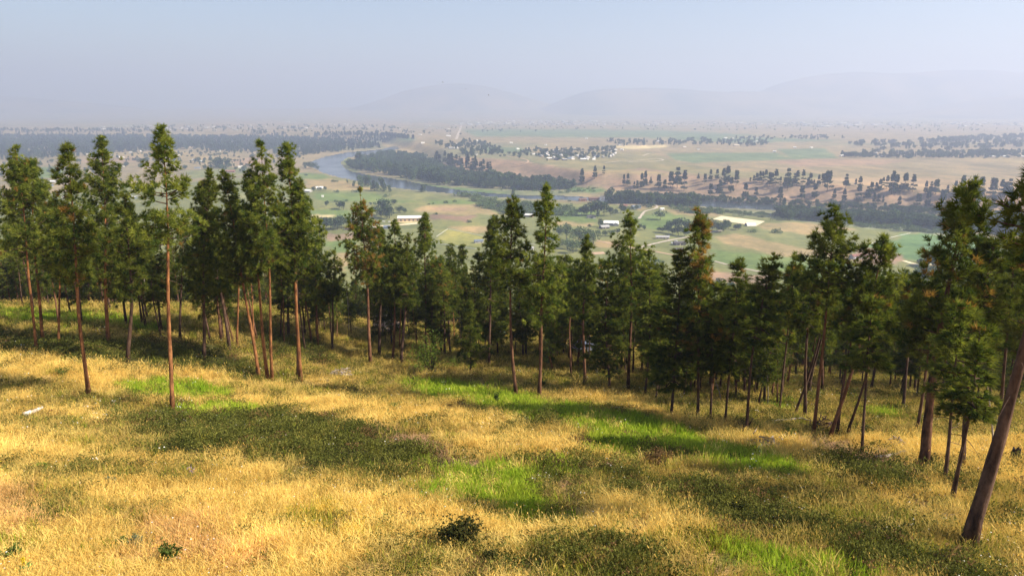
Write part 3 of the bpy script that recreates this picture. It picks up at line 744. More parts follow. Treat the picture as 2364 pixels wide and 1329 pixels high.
for px, w, mt, nm in [
    ([(1478, 571), (1520, 560), (1560, 552), (1600, 546), (1640, 536), (1668, 532)], 5.5, 'gravel', 'farm_road'),
    ([(1378, 555), (1420, 565), (1475, 574), (1520, 582), (1580, 594), (1630, 601)], 4.5, 'dirt', 'dirt_track'),
    ([(1650, 603), (1700, 617), (1760, 628), (1830, 645)], 4.0, 'gravel', 'farm_road'),
    ([(1475, 505), (1490, 485), (1512, 484), (1520, 476), (1500, 470)], 5, 'gravel', 'farm_road'),
    ([(1168, 361), (1195, 364), (1220, 370), (1218, 378), (1200, 383), (1170, 386)], 6, 'dirt', 'dirt_track'),
    ([(1040, 364), (1052, 372), (1070, 382), (1078, 388)], 5, 'dirt', 'dirt_track'),
    ([(1053, 322), (1057, 312), (1060, 304), (1064, 294), (1066, 286)], 14, 'gravel', 'country_road'),
    ([(1395, 376), (1430, 372), (1480, 370), (1520, 366), (1535, 370), (1510, 373), (1450, 374)], 7, 'gravel', 'dirt_track'),
    ([(1484, 360), (1495, 355), (1510, 354)], 7, 'gravel', 'dirt_track'),
    ([(2086, 602), (2100, 610), (2125, 616), (2150, 614), (2175, 606)], 6, 'sand', 'farm_road'),
    ([(860, 524), (900, 520), (940, 519), (985, 512)], 12, 'sand', 'farm_yard'),
    ([(300, 440), (330, 434), (400, 432)], 6, 'gravel', 'farm_road'),
    ([(700, 340), (790, 349), (840, 348), (880, 344)], 8, 'sand', 'river_bank_path'),
    ([(1100, 292), (1400, 296), (1700, 294), (2000, 296), (2400, 300)], 16, 'gravel', 'country_road'),
]:
    ribbon(nm, px, w, M[mt])
def draped(name, px, mat, lift=.3):
    p = vground(*np.array(px, float).T); z = p[:, 2].max() + lift
    return sheet(name, [(a, b, z) for a, b, _ in p], mat)
draped('riding_arena', [(1645, 506), (1665, 498.5), (1766, 511), (1746, 522)], M['sand'])
draped('gravel_bar', [(790, 402), (815, 403), (850, 409), (848, 413), (815, 410)], M['gravel'], -.1)
draped('gravel_bar', [(845, 410), (868, 415), (872, 418), (850, 415)], M['gravel'], -.1)
draped('gravel_bar', [(1318, 449), (1338, 451), (1330, 453)], M['gravel'], -.2)
draped('yard_dirt', [(1362, 583), (1392, 581), (1398, 586), (1370, 588)], M['dirt'])

def hills():
    m, nt, out = new_mat('dry_hills')
    n1 = noise(nt, .0012, 5, .6)
    c = ramp(nt, n1, [(.35, (.06, .075, .045)), (.6, (.22, .18, .11))])
    principled(nt, out, c, .95, .05)
    for D, prof in [
        (14500., [(780, 262), (850, 240), (930, 212), (1000, 197), (1060, 192), (1120, 198), (1200, 222), (1280, 248), (1360, 262)]),
        (13200., [(1230, 262), (1300, 226), (1360, 210), (1430, 203), (1500, 203), (1560, 205), (1640, 212), (1730, 214), (1800, 212), (1900, 222), (2000, 240), (2100, 262)]),
        (13800., [(1680, 262), (1760, 205), (1850, 178), (1960, 165), (2080, 172), (2200, 160), (2364, 170), (2600, 180), (2900, 262)]),
        (11200., [(1960, 272), (2050, 262), (2180, 250), (2260, 230), (2364, 218), (2500, 205), (2700, 190), (2900, 200)]),
        (13900., [(-700, 200), (-400, 190), (-100, 215), (150, 232), (320, 250), (460, 265)])]:
        pr = np.array(prof, float); us = np.linspace(pr[0, 0], pr[-1, 0], 90)
        vs = np.interp(us, pr[:, 0], pr[:, 1]); vs = np.convolve(np.pad(vs, 4, 'edge'), np.ones(9) / 9, 'valid')
        rows = np.linspace(0, 1, 26)
        P_ = []
        for r in rows:
            d = D + (r - .55) * 4200
            hgt = np.sin(np.clip(r / .55, 0, 1) * math.pi / 2) ** 1.3 if r <= .55 else np.cos((r - .55) / .45 * math.pi / 2)
            dr = ray(us, vs); k = D / dr[:, 1]
            crest = dr[:, 2] * k; x = dr[:, 0] * k
            z = VZ - 30 + (crest - VZ + 30) * hgt
            z = z + (fbm(x / 700 + 3, np.full_like(x, d) / 700, 55, 4) - .5) * 120 * math.sin(math.pi * r) * (1 if r < .5 else .2)
            P_.append(np.stack([x, np.full_like(x, d), z], 1))
        v = np.concatenate(P_); n = len(us)
        i = (np.arange(len(rows) - 1)[:, None] * n + np.arange(n - 1)[None]).ravel()
        obj('hills', make_mesh('hills', v, np.stack([i, i + 1, i + n + 1, i + n], 1), None, m, True), kind='structure')
hills()

def haze():
    m, nt, out = new_mat('smoke_haze')
    v = N(nt, 'ShaderNodeVolumePrincipled')
    v.inputs['Color'].default_value = (.39, .452, .64, 1)
    v.inputs['Absorption Color'].default_value = (.25, .25, .25, 1)
    v.inputs['Density'].default_value = .000245
    v.inputs['Anisotropy'].default_value = .25
    nt.links.new(v.outputs[0], out.inputs['Volume'])
    vv, f = box(0, 9500, 0, 44000, 22000, 10)
    lo, hi = VZ - 32, 800.0
    vv[:, 2] = np.where(vv[:, 2] > 0, hi, lo)
    obj('haze', make_mesh('haze', vv, f, None, m), kind='stuff')
haze()

# ------------------------------------------------------------------ scattered ground cover
PROTO = {}
def proto_collection(name, meshes):
    c = bpy.data.collections.new(name)
    for k, me in enumerate(meshes):
        o = bpy.data.objects.new('%s_sprig_%02d' % (name, k), me); c.objects.link(o)
    return c
def scatter(name, coll, nproto, pos, rot, scl, tint, rng):
    me = bpy.data.meshes.new(name)
    n = len(pos)
    me.vertices.add(n); me.vertices.foreach_set('co', np.asarray(pos, np.float32).ravel())
    def at(nm, typ, arr, key):
        a = me.attributes.new(nm, typ, 'POINT'); a.data.foreach_set(key, np.ascontiguousarray(arr).ravel())
    at('rot', 'FLOAT_VECTOR', np.asarray(rot, np.float32), 'vector')
    at('scl', 'FLOAT_VECTOR', np.asarray(scl, np.float32), 'vector')
    at('tint', 'FLOAT_COLOR', np.concatenate([tint, np.ones((n, 1))], 1).astype(np.float32), 'color')
    at('pick', 'INT', rng.integers(0, nproto, n).astype(np.int32), 'value')
    me.update()
    o = obj(name, me, kind='stuff')
    ng = bpy.data.node_groups.new(name, 'GeometryNodeTree')
    ng.interface.new_socket('Geometry', in_out='INPUT', socket_type='NodeSocketGeometry')
    ng.interface.new_socket('Geometry', in_out='OUTPUT', socket_type='NodeSocketGeometry')
    gi = ng.nodes.new('NodeGroupInput'); go = ng.nodes.new('NodeGroupOutput')
    ci = ng.nodes.new('GeometryNodeCollectionInfo'); ci.inputs['Collection'].default_value = coll
    ci.inputs['Separate Children'].default_value = True; ci.inputs['Reset Children'].default_value = True
    ip = ng.nodes.new('GeometryNodeInstanceOnPoints'); ip.inputs['Pick Instance'].default_value = True
    def na(nm, typ):
        q = ng.nodes.new('GeometryNodeInputNamedAttribute'); q.data_type = typ; q.inputs['Name'].default_value = nm
        return next(s for s in q.outputs if s.enabled and s.name == 'Attribute')
    e2r = ng.nodes.new('FunctionNodeEulerToRotation')
    ng.links.new(na('rot', 'FLOAT_VECTOR'), e2r.inputs[0])
    ng.links.new(gi.outputs[0], ip.inputs['Points']); ng.links.new(ci.outputs[0], ip.inputs['Instance'])
    ng.links.new(na('pick', 'INT'), ip.inputs['Instance Index'])
    ng.links.new(e2r.outputs[0], ip.inputs['Rotation'])
    ng.links.new(na('scl', 'FLOAT_VECTOR'), ip.inputs['Scale'])
    ng.links.new(ip.outputs[0], go.inputs[0])
    md = o.modifiers.new('scatter', 'NODES'); md.node_group = ng
    return o

def grass_mesh(rng, n, spread, h, width, droop, heads=False):
    ang = rng.uniform(0, 6.28, n); rr = spread * np.sqrt(rng.uniform(0, 1, n))
    b = np.stack([rr * np.cos(ang), rr * np.sin(ang), np.full(n, -.05)], 1)
    hh = h * rng.uniform(.55, 1.15, n)
    la = rng.uniform(0, 6.28, n); ln = droop * hh * rng.uniform(.2, 1.2, n)
    mid = b + np.stack([np.cos(la) * ln * .35, np.sin(la) * ln * .35, hh * .62], 1)
    tip = b + np.stack([np.cos(la) * ln, np.sin(la) * ln, hh], 1)
    sa = rng.uniform(0, 6.28, n); s = np.stack([np.cos(sa), np.sin(sa), 0 * sa], 1) * (width / 2 * rng.uniform(.7, 1.3, n))[:, None]
    v = np.stack([b - s, b + s, mid - s * .8, mid + s * .8, tip], 1).reshape(-1, 3)
    i = np.arange(n)[:, None] * 5
    f = np.concatenate([i + [0, 1, 3], i + [0, 3, 2], i + [2, 3, 4]])
    k = rng.uniform(.75, 1.2, (n, 1))
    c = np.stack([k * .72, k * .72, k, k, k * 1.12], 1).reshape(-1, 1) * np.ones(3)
    a = Acc(); a.add(v, f, c)
    if heads:
        a.add(*blades(rng, tip[::4], np.tile([0, 0, 1.], (len(tip[::4]), 1)), 2, .09, .02, .3, np.array([1.2, 1.1, .95])))
    return a
def forb_mesh(rng, n, spread, h, leaf):
    ang = rng.uniform(0, 6.28, n); rr = spread * np.sqrt(rng.uniform(0, 1, n))
    z = h * rng.uniform(.05, 1, n) ** .7 * (1 - .6 * (rr / spread) ** 2)
    p = np.stack([rr * np.cos(ang), rr * np.sin(ang), z], 1)
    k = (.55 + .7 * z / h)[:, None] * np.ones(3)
    a = Acc(); a.add(*blades(rng, p, np.tile([0, 0, .3], (n, 1)), 2, leaf, leaf * .75, 1.0, k, .25))
    return a
def flower_mesh(rng, n, spread, h, size):
    a = Acc()
    for _ in range(n):
        ang, rr = rng.uniform(0, 6.28), spread * math.sqrt(rng.uniform(0, 1))
        hh = h * rng.uniform(.7, 1.2); p = np.array([rr * math.cos(ang), rr * math.sin(ang), hh])
        a.add(*blades(rng, p[None] - [0, 0, hh], np.array([[0, 0, 1.]]), 1, hh, .012, .05, np.array([.25, .3, .1])))
        q = np.linspace(0, 2 * math.pi, 6)[:-1]; tl = unit(np.array([rng.normal(0, .4), rng.normal(0, .4), 1.]))
        e1 = unit(np.cross(tl, [1, 0, 0.])); e2 = np.cross(tl, e1)
        v = np.concatenate([p[None] + tl * .01, p + size * rng.uniform(.7, 1.3) * (np.cos(q)[:, None] * e1 + np.sin(q)[:, None] * e2)])
        a.add(v, [(0, 1 + j, 1 + (j + 1) % 5) for j in range(5)], np.ones(3) * 1.0)
    return a

def build_cover():
    rng = np.random.default_rng(5)
    gm = M['grass']
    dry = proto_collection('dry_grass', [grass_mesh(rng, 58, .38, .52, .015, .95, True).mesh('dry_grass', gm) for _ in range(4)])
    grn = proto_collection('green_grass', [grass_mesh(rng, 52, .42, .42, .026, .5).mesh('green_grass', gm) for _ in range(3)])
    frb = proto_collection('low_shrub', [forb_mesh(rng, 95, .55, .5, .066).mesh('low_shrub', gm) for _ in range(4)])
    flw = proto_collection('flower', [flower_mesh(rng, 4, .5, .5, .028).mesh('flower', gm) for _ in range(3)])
    bands = [(12, 32, 9.0, 1.0, .95), (32, 60, 4.2, 1.3, 1.0), (60, 95, 2.0, 1.7, 1.15), (95, 135, 1.1, 2.0, 1.3)]
    X = []; Y = []; SC = []
    for y0, y1, dn, s, _ in bands:
        n = int((y1 - y0) * 2 * (y1 * .86 + 6) * dn)
        y = rng.uniform(y0, y1, n); x = rng.uniform(-1, 1, n) * (y1 * .86 + 6)
        keep = np.abs(x) < y * .86 + 6
        X.append(x[keep]); Y.append(y[keep]); SC.append(np.full(keep.sum(), s))
    X = np.concatenate(X); Y = np.concatenate(Y); SC = np.concatenate(SC)
    Z = hill_z(X, Y); K = veg_kind(X + rng.normal(0, .4, len(X)), Y + rng.normal(0, .5, len(X))); r = rng.uniform(0, 1, len(X))
    n = len(X)
    low = fbm(X / 5, Y / 5, 71, 3); fine = fbm(X / 1.4, Y / 1.4, 72, 2)
    name = np.array(KINDS, dtype='<U8')[K]
    G = np.zeros(n, int)          # 0 dry 1 green 2 shrub 3 none
    def put(kind, tab):
        m = name == kind; q = r[m]; g = np.full(q.shape, 3); lo = 0
        for gg, pr in tab:
            g[(q >= lo) & (q < lo + pr)] = gg; lo += pr
        G[m] = g
    put('gold', [(0, .90), (1, .015), (2, .02)]); put('red', [(0, .86), (2, .05)]); put('green', [(1, .93), (0, .04), (2, .03)])
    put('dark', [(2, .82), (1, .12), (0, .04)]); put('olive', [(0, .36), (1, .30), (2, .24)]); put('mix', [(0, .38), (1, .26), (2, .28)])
    put('soil', [(0, .30), (2, .04)]); put('yellow', [(0, .55), (1, .35)])
    # clumps gather: more shrubs where the coarse noise is high
    mid = fbm(X / 11, Y / 6, 74, 4)
    ol = (name == 'gold') & (mid > .52); name[ol & (rng.random(n) < np.clip((mid - .52) * 9, 0, .85))] = 'olive'; put('olive', [(0, .50), (1, .22), (2, .18)])
    sw = (name != 'green') & (name != 'soil') & (low > .60) & (rng.random(n) < .22); G[sw] = 2
    sw = (name == 'gold') & (low < .40) & (rng.random(n) < .18); G[sw] = 1
    tint = np.zeros((n, 3))
    a, b = np.array([.88, .68, .215]), np.array([.58, .40, .105])
    big = fbm(X / 7, Y / 3.2, 73, 3); t = np.clip(-.55 + 1.0 * fine + 1.15 * big + rng.normal(0, .15, n), 0, 1)[:, None]
    tint = a * t + b * (1 - t)
    rd = (name == 'red'); tint[rd] = np.array([.68, .44, .17]) * (.75 + .5 * t[rd])
    ye = (name == 'yellow'); tint[ye] = np.array([.60, .43, .07]) * (.75 + .5 * t[ye])
    mx = (name == 'mix') | (name == 'olive'); tint[mx] = tint[mx] * [.70, .70, .68]
    so = (name == 'soil'); tint[so] = np.array([.45, .29, .16]) * (.75 + .5 * t[so])
    g1 = G == 1; gg = rng.uniform(0, 1, n)[:, None]
    tint[g1] = (np.array([.23, .37, .02]) * (1 - gg) + np.array([.45, .50, .055]) * gg)[g1]
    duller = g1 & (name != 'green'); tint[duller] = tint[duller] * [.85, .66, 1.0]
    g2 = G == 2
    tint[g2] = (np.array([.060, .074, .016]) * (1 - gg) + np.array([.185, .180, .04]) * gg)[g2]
    rus = g2 & (rng.random(n) < .06); tint[rus] = [.20, .12, .05]
    rot = np.stack([rng.normal(0, .10, n), rng.normal(0, .10, n), rng.uniform(0, 6.28, n)], 1)
    # wind from the left lays the dry grass over
    flat = fbm(X / 3.5, Y / 3.5, 75, 3)
    rot[:, 1] += np.where(G == 0, .10 + 1.6 * np.clip(flat - .52, 0, .4), 0); rot[:, 0] += np.where(G == 0, 1.2 * (low - .5), 0)
    hs = SC * rng.uniform(.7, 1.3, n); vs = hs * (.35 + 1.3 * fbm(X / 2.2, Y / 2.2, 76, 3)) / np.sqrt(SC)
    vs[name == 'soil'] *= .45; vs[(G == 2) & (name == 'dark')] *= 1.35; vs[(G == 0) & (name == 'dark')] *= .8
    scl = np.stack([hs, hs, vs], 1)
    pos = np.stack([X, Y, Z - .02], 1)
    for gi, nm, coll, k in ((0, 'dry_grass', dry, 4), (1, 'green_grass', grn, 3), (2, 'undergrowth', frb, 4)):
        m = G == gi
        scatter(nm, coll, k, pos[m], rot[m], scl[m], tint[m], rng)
    m = (rng.random(n) < .024) & (name != 'soil') & (Y < 75) & (low > .38)
    ft = np.where(rng.random((m.sum(), 1)) < .88, np.array([.78, .76, .70]), np.array([.75, .55, .06]))
    scatter('wildflowers', flw, 3, pos[m], rot[m] * [.3, .3, 1], np.stack([SC[m]] * 3, 1) * [1, 1, .8], ft, rng)
build_cover()

# ------------------------------------------------------------------ the conifers one can tell apart
build_main_trees()

ORD = ['first', 'second', 'third', 'fourth', 'fifth', 'sixth', 'seventh', 'eighth', 'ninth', 'tenth', 'eleventh', 'twelfth', 'thirteenth', 'fourteenth', 'fifteenth', 'sixteenth',
       'seventeenth', 'eighteenth', 'nineteenth']
TENS = ['', '', 'twent', 'thirt', 'fort', 'fift', 'sixt', 'sevent', 'eight', 'ninet']
def ordinal(i):
    if i < 19: return ORD[i]
    n = i + 1
    if n >= 100: return 'hundred-and-' + ordinal(n - 101) if n > 100 else 'hundredth'
    return TENS[n // 10] + ('ieth' if n % 10 == 0 else 'y-' + ORD[n % 10 - 1])

def build_forest():
    rng = np.random.default_rng(31)
    var = []
    for k in range(14):
        st = 'pine' if k < 9 else 'fir'
        cb = rng.uniform(.34, .56) if k < 9 else rng.uniform(.16, .28)
        g = (GREEN_A * rng.uniform(.8, 1.0), GREEN_B * rng.uniform(.72, .95))
        W, C = pine_parts(rng, 17.0, cb, rng.uniform(2.0, 2.9), .15, (rng.normal(0, .7), rng.normal(0, .5)), st, [.0, .03, .0, .05, .01, .02, .0, .10, .0, .0, .02, .0, .04, .0][k], K=11, dens=1.1, fine=False, green=g, gap=.05, ts=1.25)
        bk = 'bark_orange' if k in (0,) else 'bark_mid' if k in (2, 4) else 'bark_dark'
        var.append((W.mesh('trunk', M[bk], True, False, M['bark_dark']), C.mesh('crown', M['needle']), st))
    spots = []
    def sample(n, u0, u1, va, vb, ta, tb):
        for _ in range(n):
            f = rng.random(); u = u0 + (u1 - u0) * f
            v = rng.uniform(va[0], vb[0]) * (1 - f) + rng.uniform(va[1], vb[1]) * f
            spots.append((u, v, rng.uniform(ta, tb)))
    # trunks counted in the photograph, patch by patch: (how many, from u, to u, v range at either end, range of the top)
    sample(20, -60, 350, (690, 712), (745, 765), 470, 590)
    sample(20, 330, 720, (752, 772), (790, 812), 500, 610)
    sample(34, 700, 1010, (752, 770), (800, 822), 590, 690)
    sample(50, 1000, 1330, (765, 790), (830, 850), 580, 690)
    sample(34, 1300, 1520, (800, 820), (862, 880), 580, 690)
    sample(42, 1500, 1800, (850, 870), (930, 950), 640, 760)
    sample(32, 1800, 2120, (860, 850), (930, 915), 620, 740)
    sample(26, 2060, 2420, (850, 870), (960, 1010), 560, 720)
    uv = np.array(spots)
    pts = ground(uv[:, 0], uv[:, 1])
    items = []
    for (u, v, tv), p in zip(spots, pts):
        d = ray(u, tv); H = (d * (p[1] / d[1]))[2] - p[2]
        items.append((p, float(np.clip(H, 8, 21)), u))
    # trees on the steeper slope beyond the crest: only their crowns show over the edge
    k = 0
    while k < 40:
        y = rng.uniform(118, 215); x = rng.uniform(-.78, .80) * y
        z = float(hill_z(x, y)); H = rng.uniform(14, 24)
        u, v = project(x, y, z + H)
        lim = np.interp(u, [0, 300, 700, 760, 1000, 1320, 1420, 1560, 1700, 1800, 2040, 2150, 2364], [500, 520, 560, 640, 590, 640, 660, 650, 655, 640, 650, 660, 560])
        if v < lim + 6 or v > 760: continue
        items.append((np.array([x, y, z]), H, float(u))); k += 1
    # drop those standing in another trunk
    kept = []
    for it in items:
        if all((it[0][0] - q[0]) ** 2 + (it[0][1] - q[1]) ** 2 > 1.2 for q in tree_spots) and all((it[0][0] - q[0][0]) ** 2 + (it[0][1] - q[0][1]) ** 2 > 1.4 for q in kept):
            kept.append(it)
    by = {}
    for it in kept:
        near = min(tree_spots, key=lambda q: abs(q[3] - it[2]) + .02 * abs(q[1] - it[0][1]))
        by.setdefault(near[2], []).append(it)
    for nick, lst in by.items():
        lst.sort(key=lambda it: it[2])
        for j, (p, H, u) in enumerate(lst):
            vi = int(rng.integers(0, 9))
            if rng.random() < (.55 if u > 1000 else .3): vi = int(rng.integers(9, 14))
            tm, cm, st = var[vi]
            kind = 'pine' if st == 'pine' else 'fir'
            pos = 'lone wood %s behind ' % kind if len(lst) == 1 else '%s, %s from left in the wood behind ' % (kind, ordinal(j))
            r = tree_root(p, pos + nick, kind + '_tree', 'forest trees behind the clearing')
            s = H / 17.0; w = s * rng.uniform(.85, 1.25)
            r.scale = (w, w, s); r.rotation_euler = (rng.normal(0, .02), rng.normal(0, .03) + (.05 if u > 1700 else 0), rng.uniform(0, 6.28))
            obj('trunk', tm, r); obj('crown', cm, r)
build_forest()

def forest_beyond():
    rng = np.random.default_rng(41)
    ms = []
    for k in range(4):
        st = 'pine' if k < 3 else 'fir'
        W, C = pine_parts(rng, 17.0, rng.uniform(.25, .4), 2.7, .17, (rng.normal(0, .5), 0), st, .01, K=9, dens=1.05, fine=False, green=(GREEN_A * .85, GREEN_B * .8), gap=.05, ts=1.3)
        a = Acc(); a.add(np.concatenate(C.v), np.concatenate(C.f), np.concatenate(C.c)); a.add(np.concatenate(W.v), np.concatenate(W.f), np.array([.13, .07, .045]))
        ms.append(a.mesh('hillside_forest', M['far_stuff']))
    pts = []
    while len(pts) < 800:
        y = rng.uniform(92, 92 + 158 * rng.random()); x = rng.uniform(-.85, .85) * y
        z = float(hill_z(x, y)); H = rng.uniform(13, 22)
        u, v = project(x, y, z + H)
        lim = np.interp(u, [0, 300, 700, 760, 1000, 1320, 1420, 1560, 1700, 1800, 2040, 2150, 2364], [510, 530, 570, 630, 590, 640, 660, 650, 655, 640, 650, 660, 560])
        if v < lim or v > 790 or (y < 112 and rng.random() < .5): continue
        pts.append((x, y, z - .3, H / 17))
    p = np.array(pts); n = len(p)
    w = p[:, 3] * rng.uniform(.85, 1.2, n)
    scatter('hillside_forest', proto_collection('hillside_forest', ms), 4, p[:, :3], np.stack([rng.normal(0, .02, n), rng.normal(0, .03, n), rng.uniform(0, 6.28, n)], 1), np.stack([w, w, p[:, 3]], 1),
            np.ones((n, 3)) * rng.uniform(.75, 1.15, (n, 1)), rng)
forest_beyond()

# ------------------------------------------------------------------ trees of the valley
def lump_mesh(name, rng, lobes, n, leaf, ca, cb_, trunk=True, tr=.022):
    """one far broadleaf tree of unit height: leaf clumps through uneven lobes, short trunk"""
    a = Acc()
    k = rng.integers(0, len(lobes), n)
    L = np.array(lobes)
    q = rng.normal(size=(n, 3)); q = unit(q) * rng.uniform(.45, 1.05, (n, 1)) ** .6
    p = L[k, :3] + q * L[k, 3:6]
    t = rng.uniform(0, 1, (n, 1))
    c = np.array(ca) * (1 - t) + np.array(cb_) * t
    a.add(*blades(rng, p, unit(q + [0, 0, .2]), 1, leaf, leaf * .8, .8, c, .25))
    if trunk: a.add(*tube([(0, 0, -.03), (.01, 0, .25), (0, .01, .55)], [tr, tr * .8, tr * .4], 5), np.array([.10, .08, .06]))
    return a.mesh(name, M['far_leaf'])
def cone_mesh(name, rng, R, cb, n, leaf, ca, cb_):
    a = Acc()
    nl = 11; lv = cb + (1 - cb) * np.sort(rng.uniform(0, 1, nl) ** .9)
    u = rng.integers(0, nl, n); z = lv[u] + rng.normal(0, .02, n)
    f = np.clip((1 - z) / (1 - cb), 0.02, 1)
    rr = R * f ** .75 * rng.uniform(.2, 1.1, n) * (1 + .25 * np.sin(u * 2.1))
    th = rng.uniform(0, 6.28, n)
    lop = 1 + .3 * np.sin(th + u * 1.3)
    p = np.stack([rr * np.cos(th) * lop, rr * np.sin(th) * lop, z], 1)
    t = rng.uniform(0, 1, (n, 1)); c = np.array(ca) * (1 - t) + np.array(cb_) * t
    a.add(*blades(rng, p, np.stack([np.cos(th), np.sin(th), .25 + 0 * th], 1), 1, leaf, leaf * .8, .7, c, .25))
    a.add(*tube([(0, 0, -.05), (0, 0, .5), (0, 0, .97)], [.017, .012, .003], 5), np.array([.10, .065, .045]))
    return a.mesh(name, M['far_leaf'])
VR = np.random.default_rng(77)
def lobes_round(w):
    out = []
    for _ in range(7):
        out.append((VR.normal(0, w * .42), VR.normal(0, w * .42), VR.uniform(.38, .78), w * VR.uniform(.35, .6), w * VR.uniform(.35, .6), VR.uniform(.14, .24)))
    return out
def lobes_tall(w):
    return [(VR.normal(0, w * .25), VR.normal(0, w * .25), z, w * VR.uniform(.5, .8) * (1.15 - z * .55), w * VR.uniform(.5, .8) * (1.15 - z * .55), .14) for z in (.2, .35, .5, .65, .8, .88)]
DG = ((.034, .064, .032), (.078, .112, .046)); MG = ((.050, .088, .036), (.10, .145, .052)); LG = ((.075, .115, .05), (.13, .17, .07)); SG = ((.12, .15, .09), (.19, .21, .13))
LEAFY = {
 'round': [lump_mesh('broadleaf_tree', VR, lobes_round(.48), 420, .125, *DG) for _ in range(4)],
 'tall': [lump_mesh('broadleaf_tree', VR, lobes_tall(.30), 420, .115, *(DG if k < 3 else MG)) for k in range(5)],
 'light': [lump_mesh('broadleaf_tree', VR, lobes_round(.55), 460, .115, *LG) for _ in range(3)],
 'bush': [lump_mesh('bush', VR, [(VR.normal(0, .5), VR.normal(0, .5), .4, .5, .5, .45) for _ in range(6)], 300, .24, *MG, trunk=False) for _ in range(3)],
 'sage': [lump_mesh('bush', VR, [(VR.normal(0, .9), VR.normal(0, .9), .35, .6, .6, .4) for _ in range(6)], 220, .3, *SG, trunk=False) for _ in range(3)],
 'pine': [cone_mesh('pine_tree', VR, VR.uniform(.16, .23), VR.uniform(.08, .18), 520, .13, (.028, .048, .022), (.062, .085, .034)) for _ in range(6)],
}
valley_trees = []
def vtree(u, v, hpx, kind, label, group, wide=1.0, p=None):
    if p is None: p = vground(u, v)[0]
    h = hpx * px_scale(p) * (1.4 if kind == 'pine' else 1.05)
    me = LEAFY[kind][int(VR.integers(0, len(LEAFY[kind])))]
    nm, cat = {'pine': ('pine_tree', 'pine tree'), 'bush': ('bush', 'bush'), 'sage': ('bush', 'bush')}.get(kind, ('broadleaf_tree', 'tree'))
    o = obj(nm, me, loc=(p[0], p[1], p[2] - .2))
    w = h * wide * VR.uniform(.9, 1.15) * (.8 if kind == 'pine' else 1)
    o.scale = (w, w, h); o.rotation_euler = (0, 0, VR.uniform(0, 6.28))
    tag(o, label, cat, group)
    return o
def row(desc, group, kind, items, noun):
    items = sorted(items)
    p = vground([i[0] for i in items], [i[1] for i in items])
    for j, it in enumerate(items):
        lab = '%s %s' % (noun, desc) if len(items) == 1 else '%s, %s from left %s' % (noun, ordinal(j), desc)
        vtree(it[0], it[1], it[2], kind, lab, group, it[3] if len(it) > 3 else 1.0, p[j])

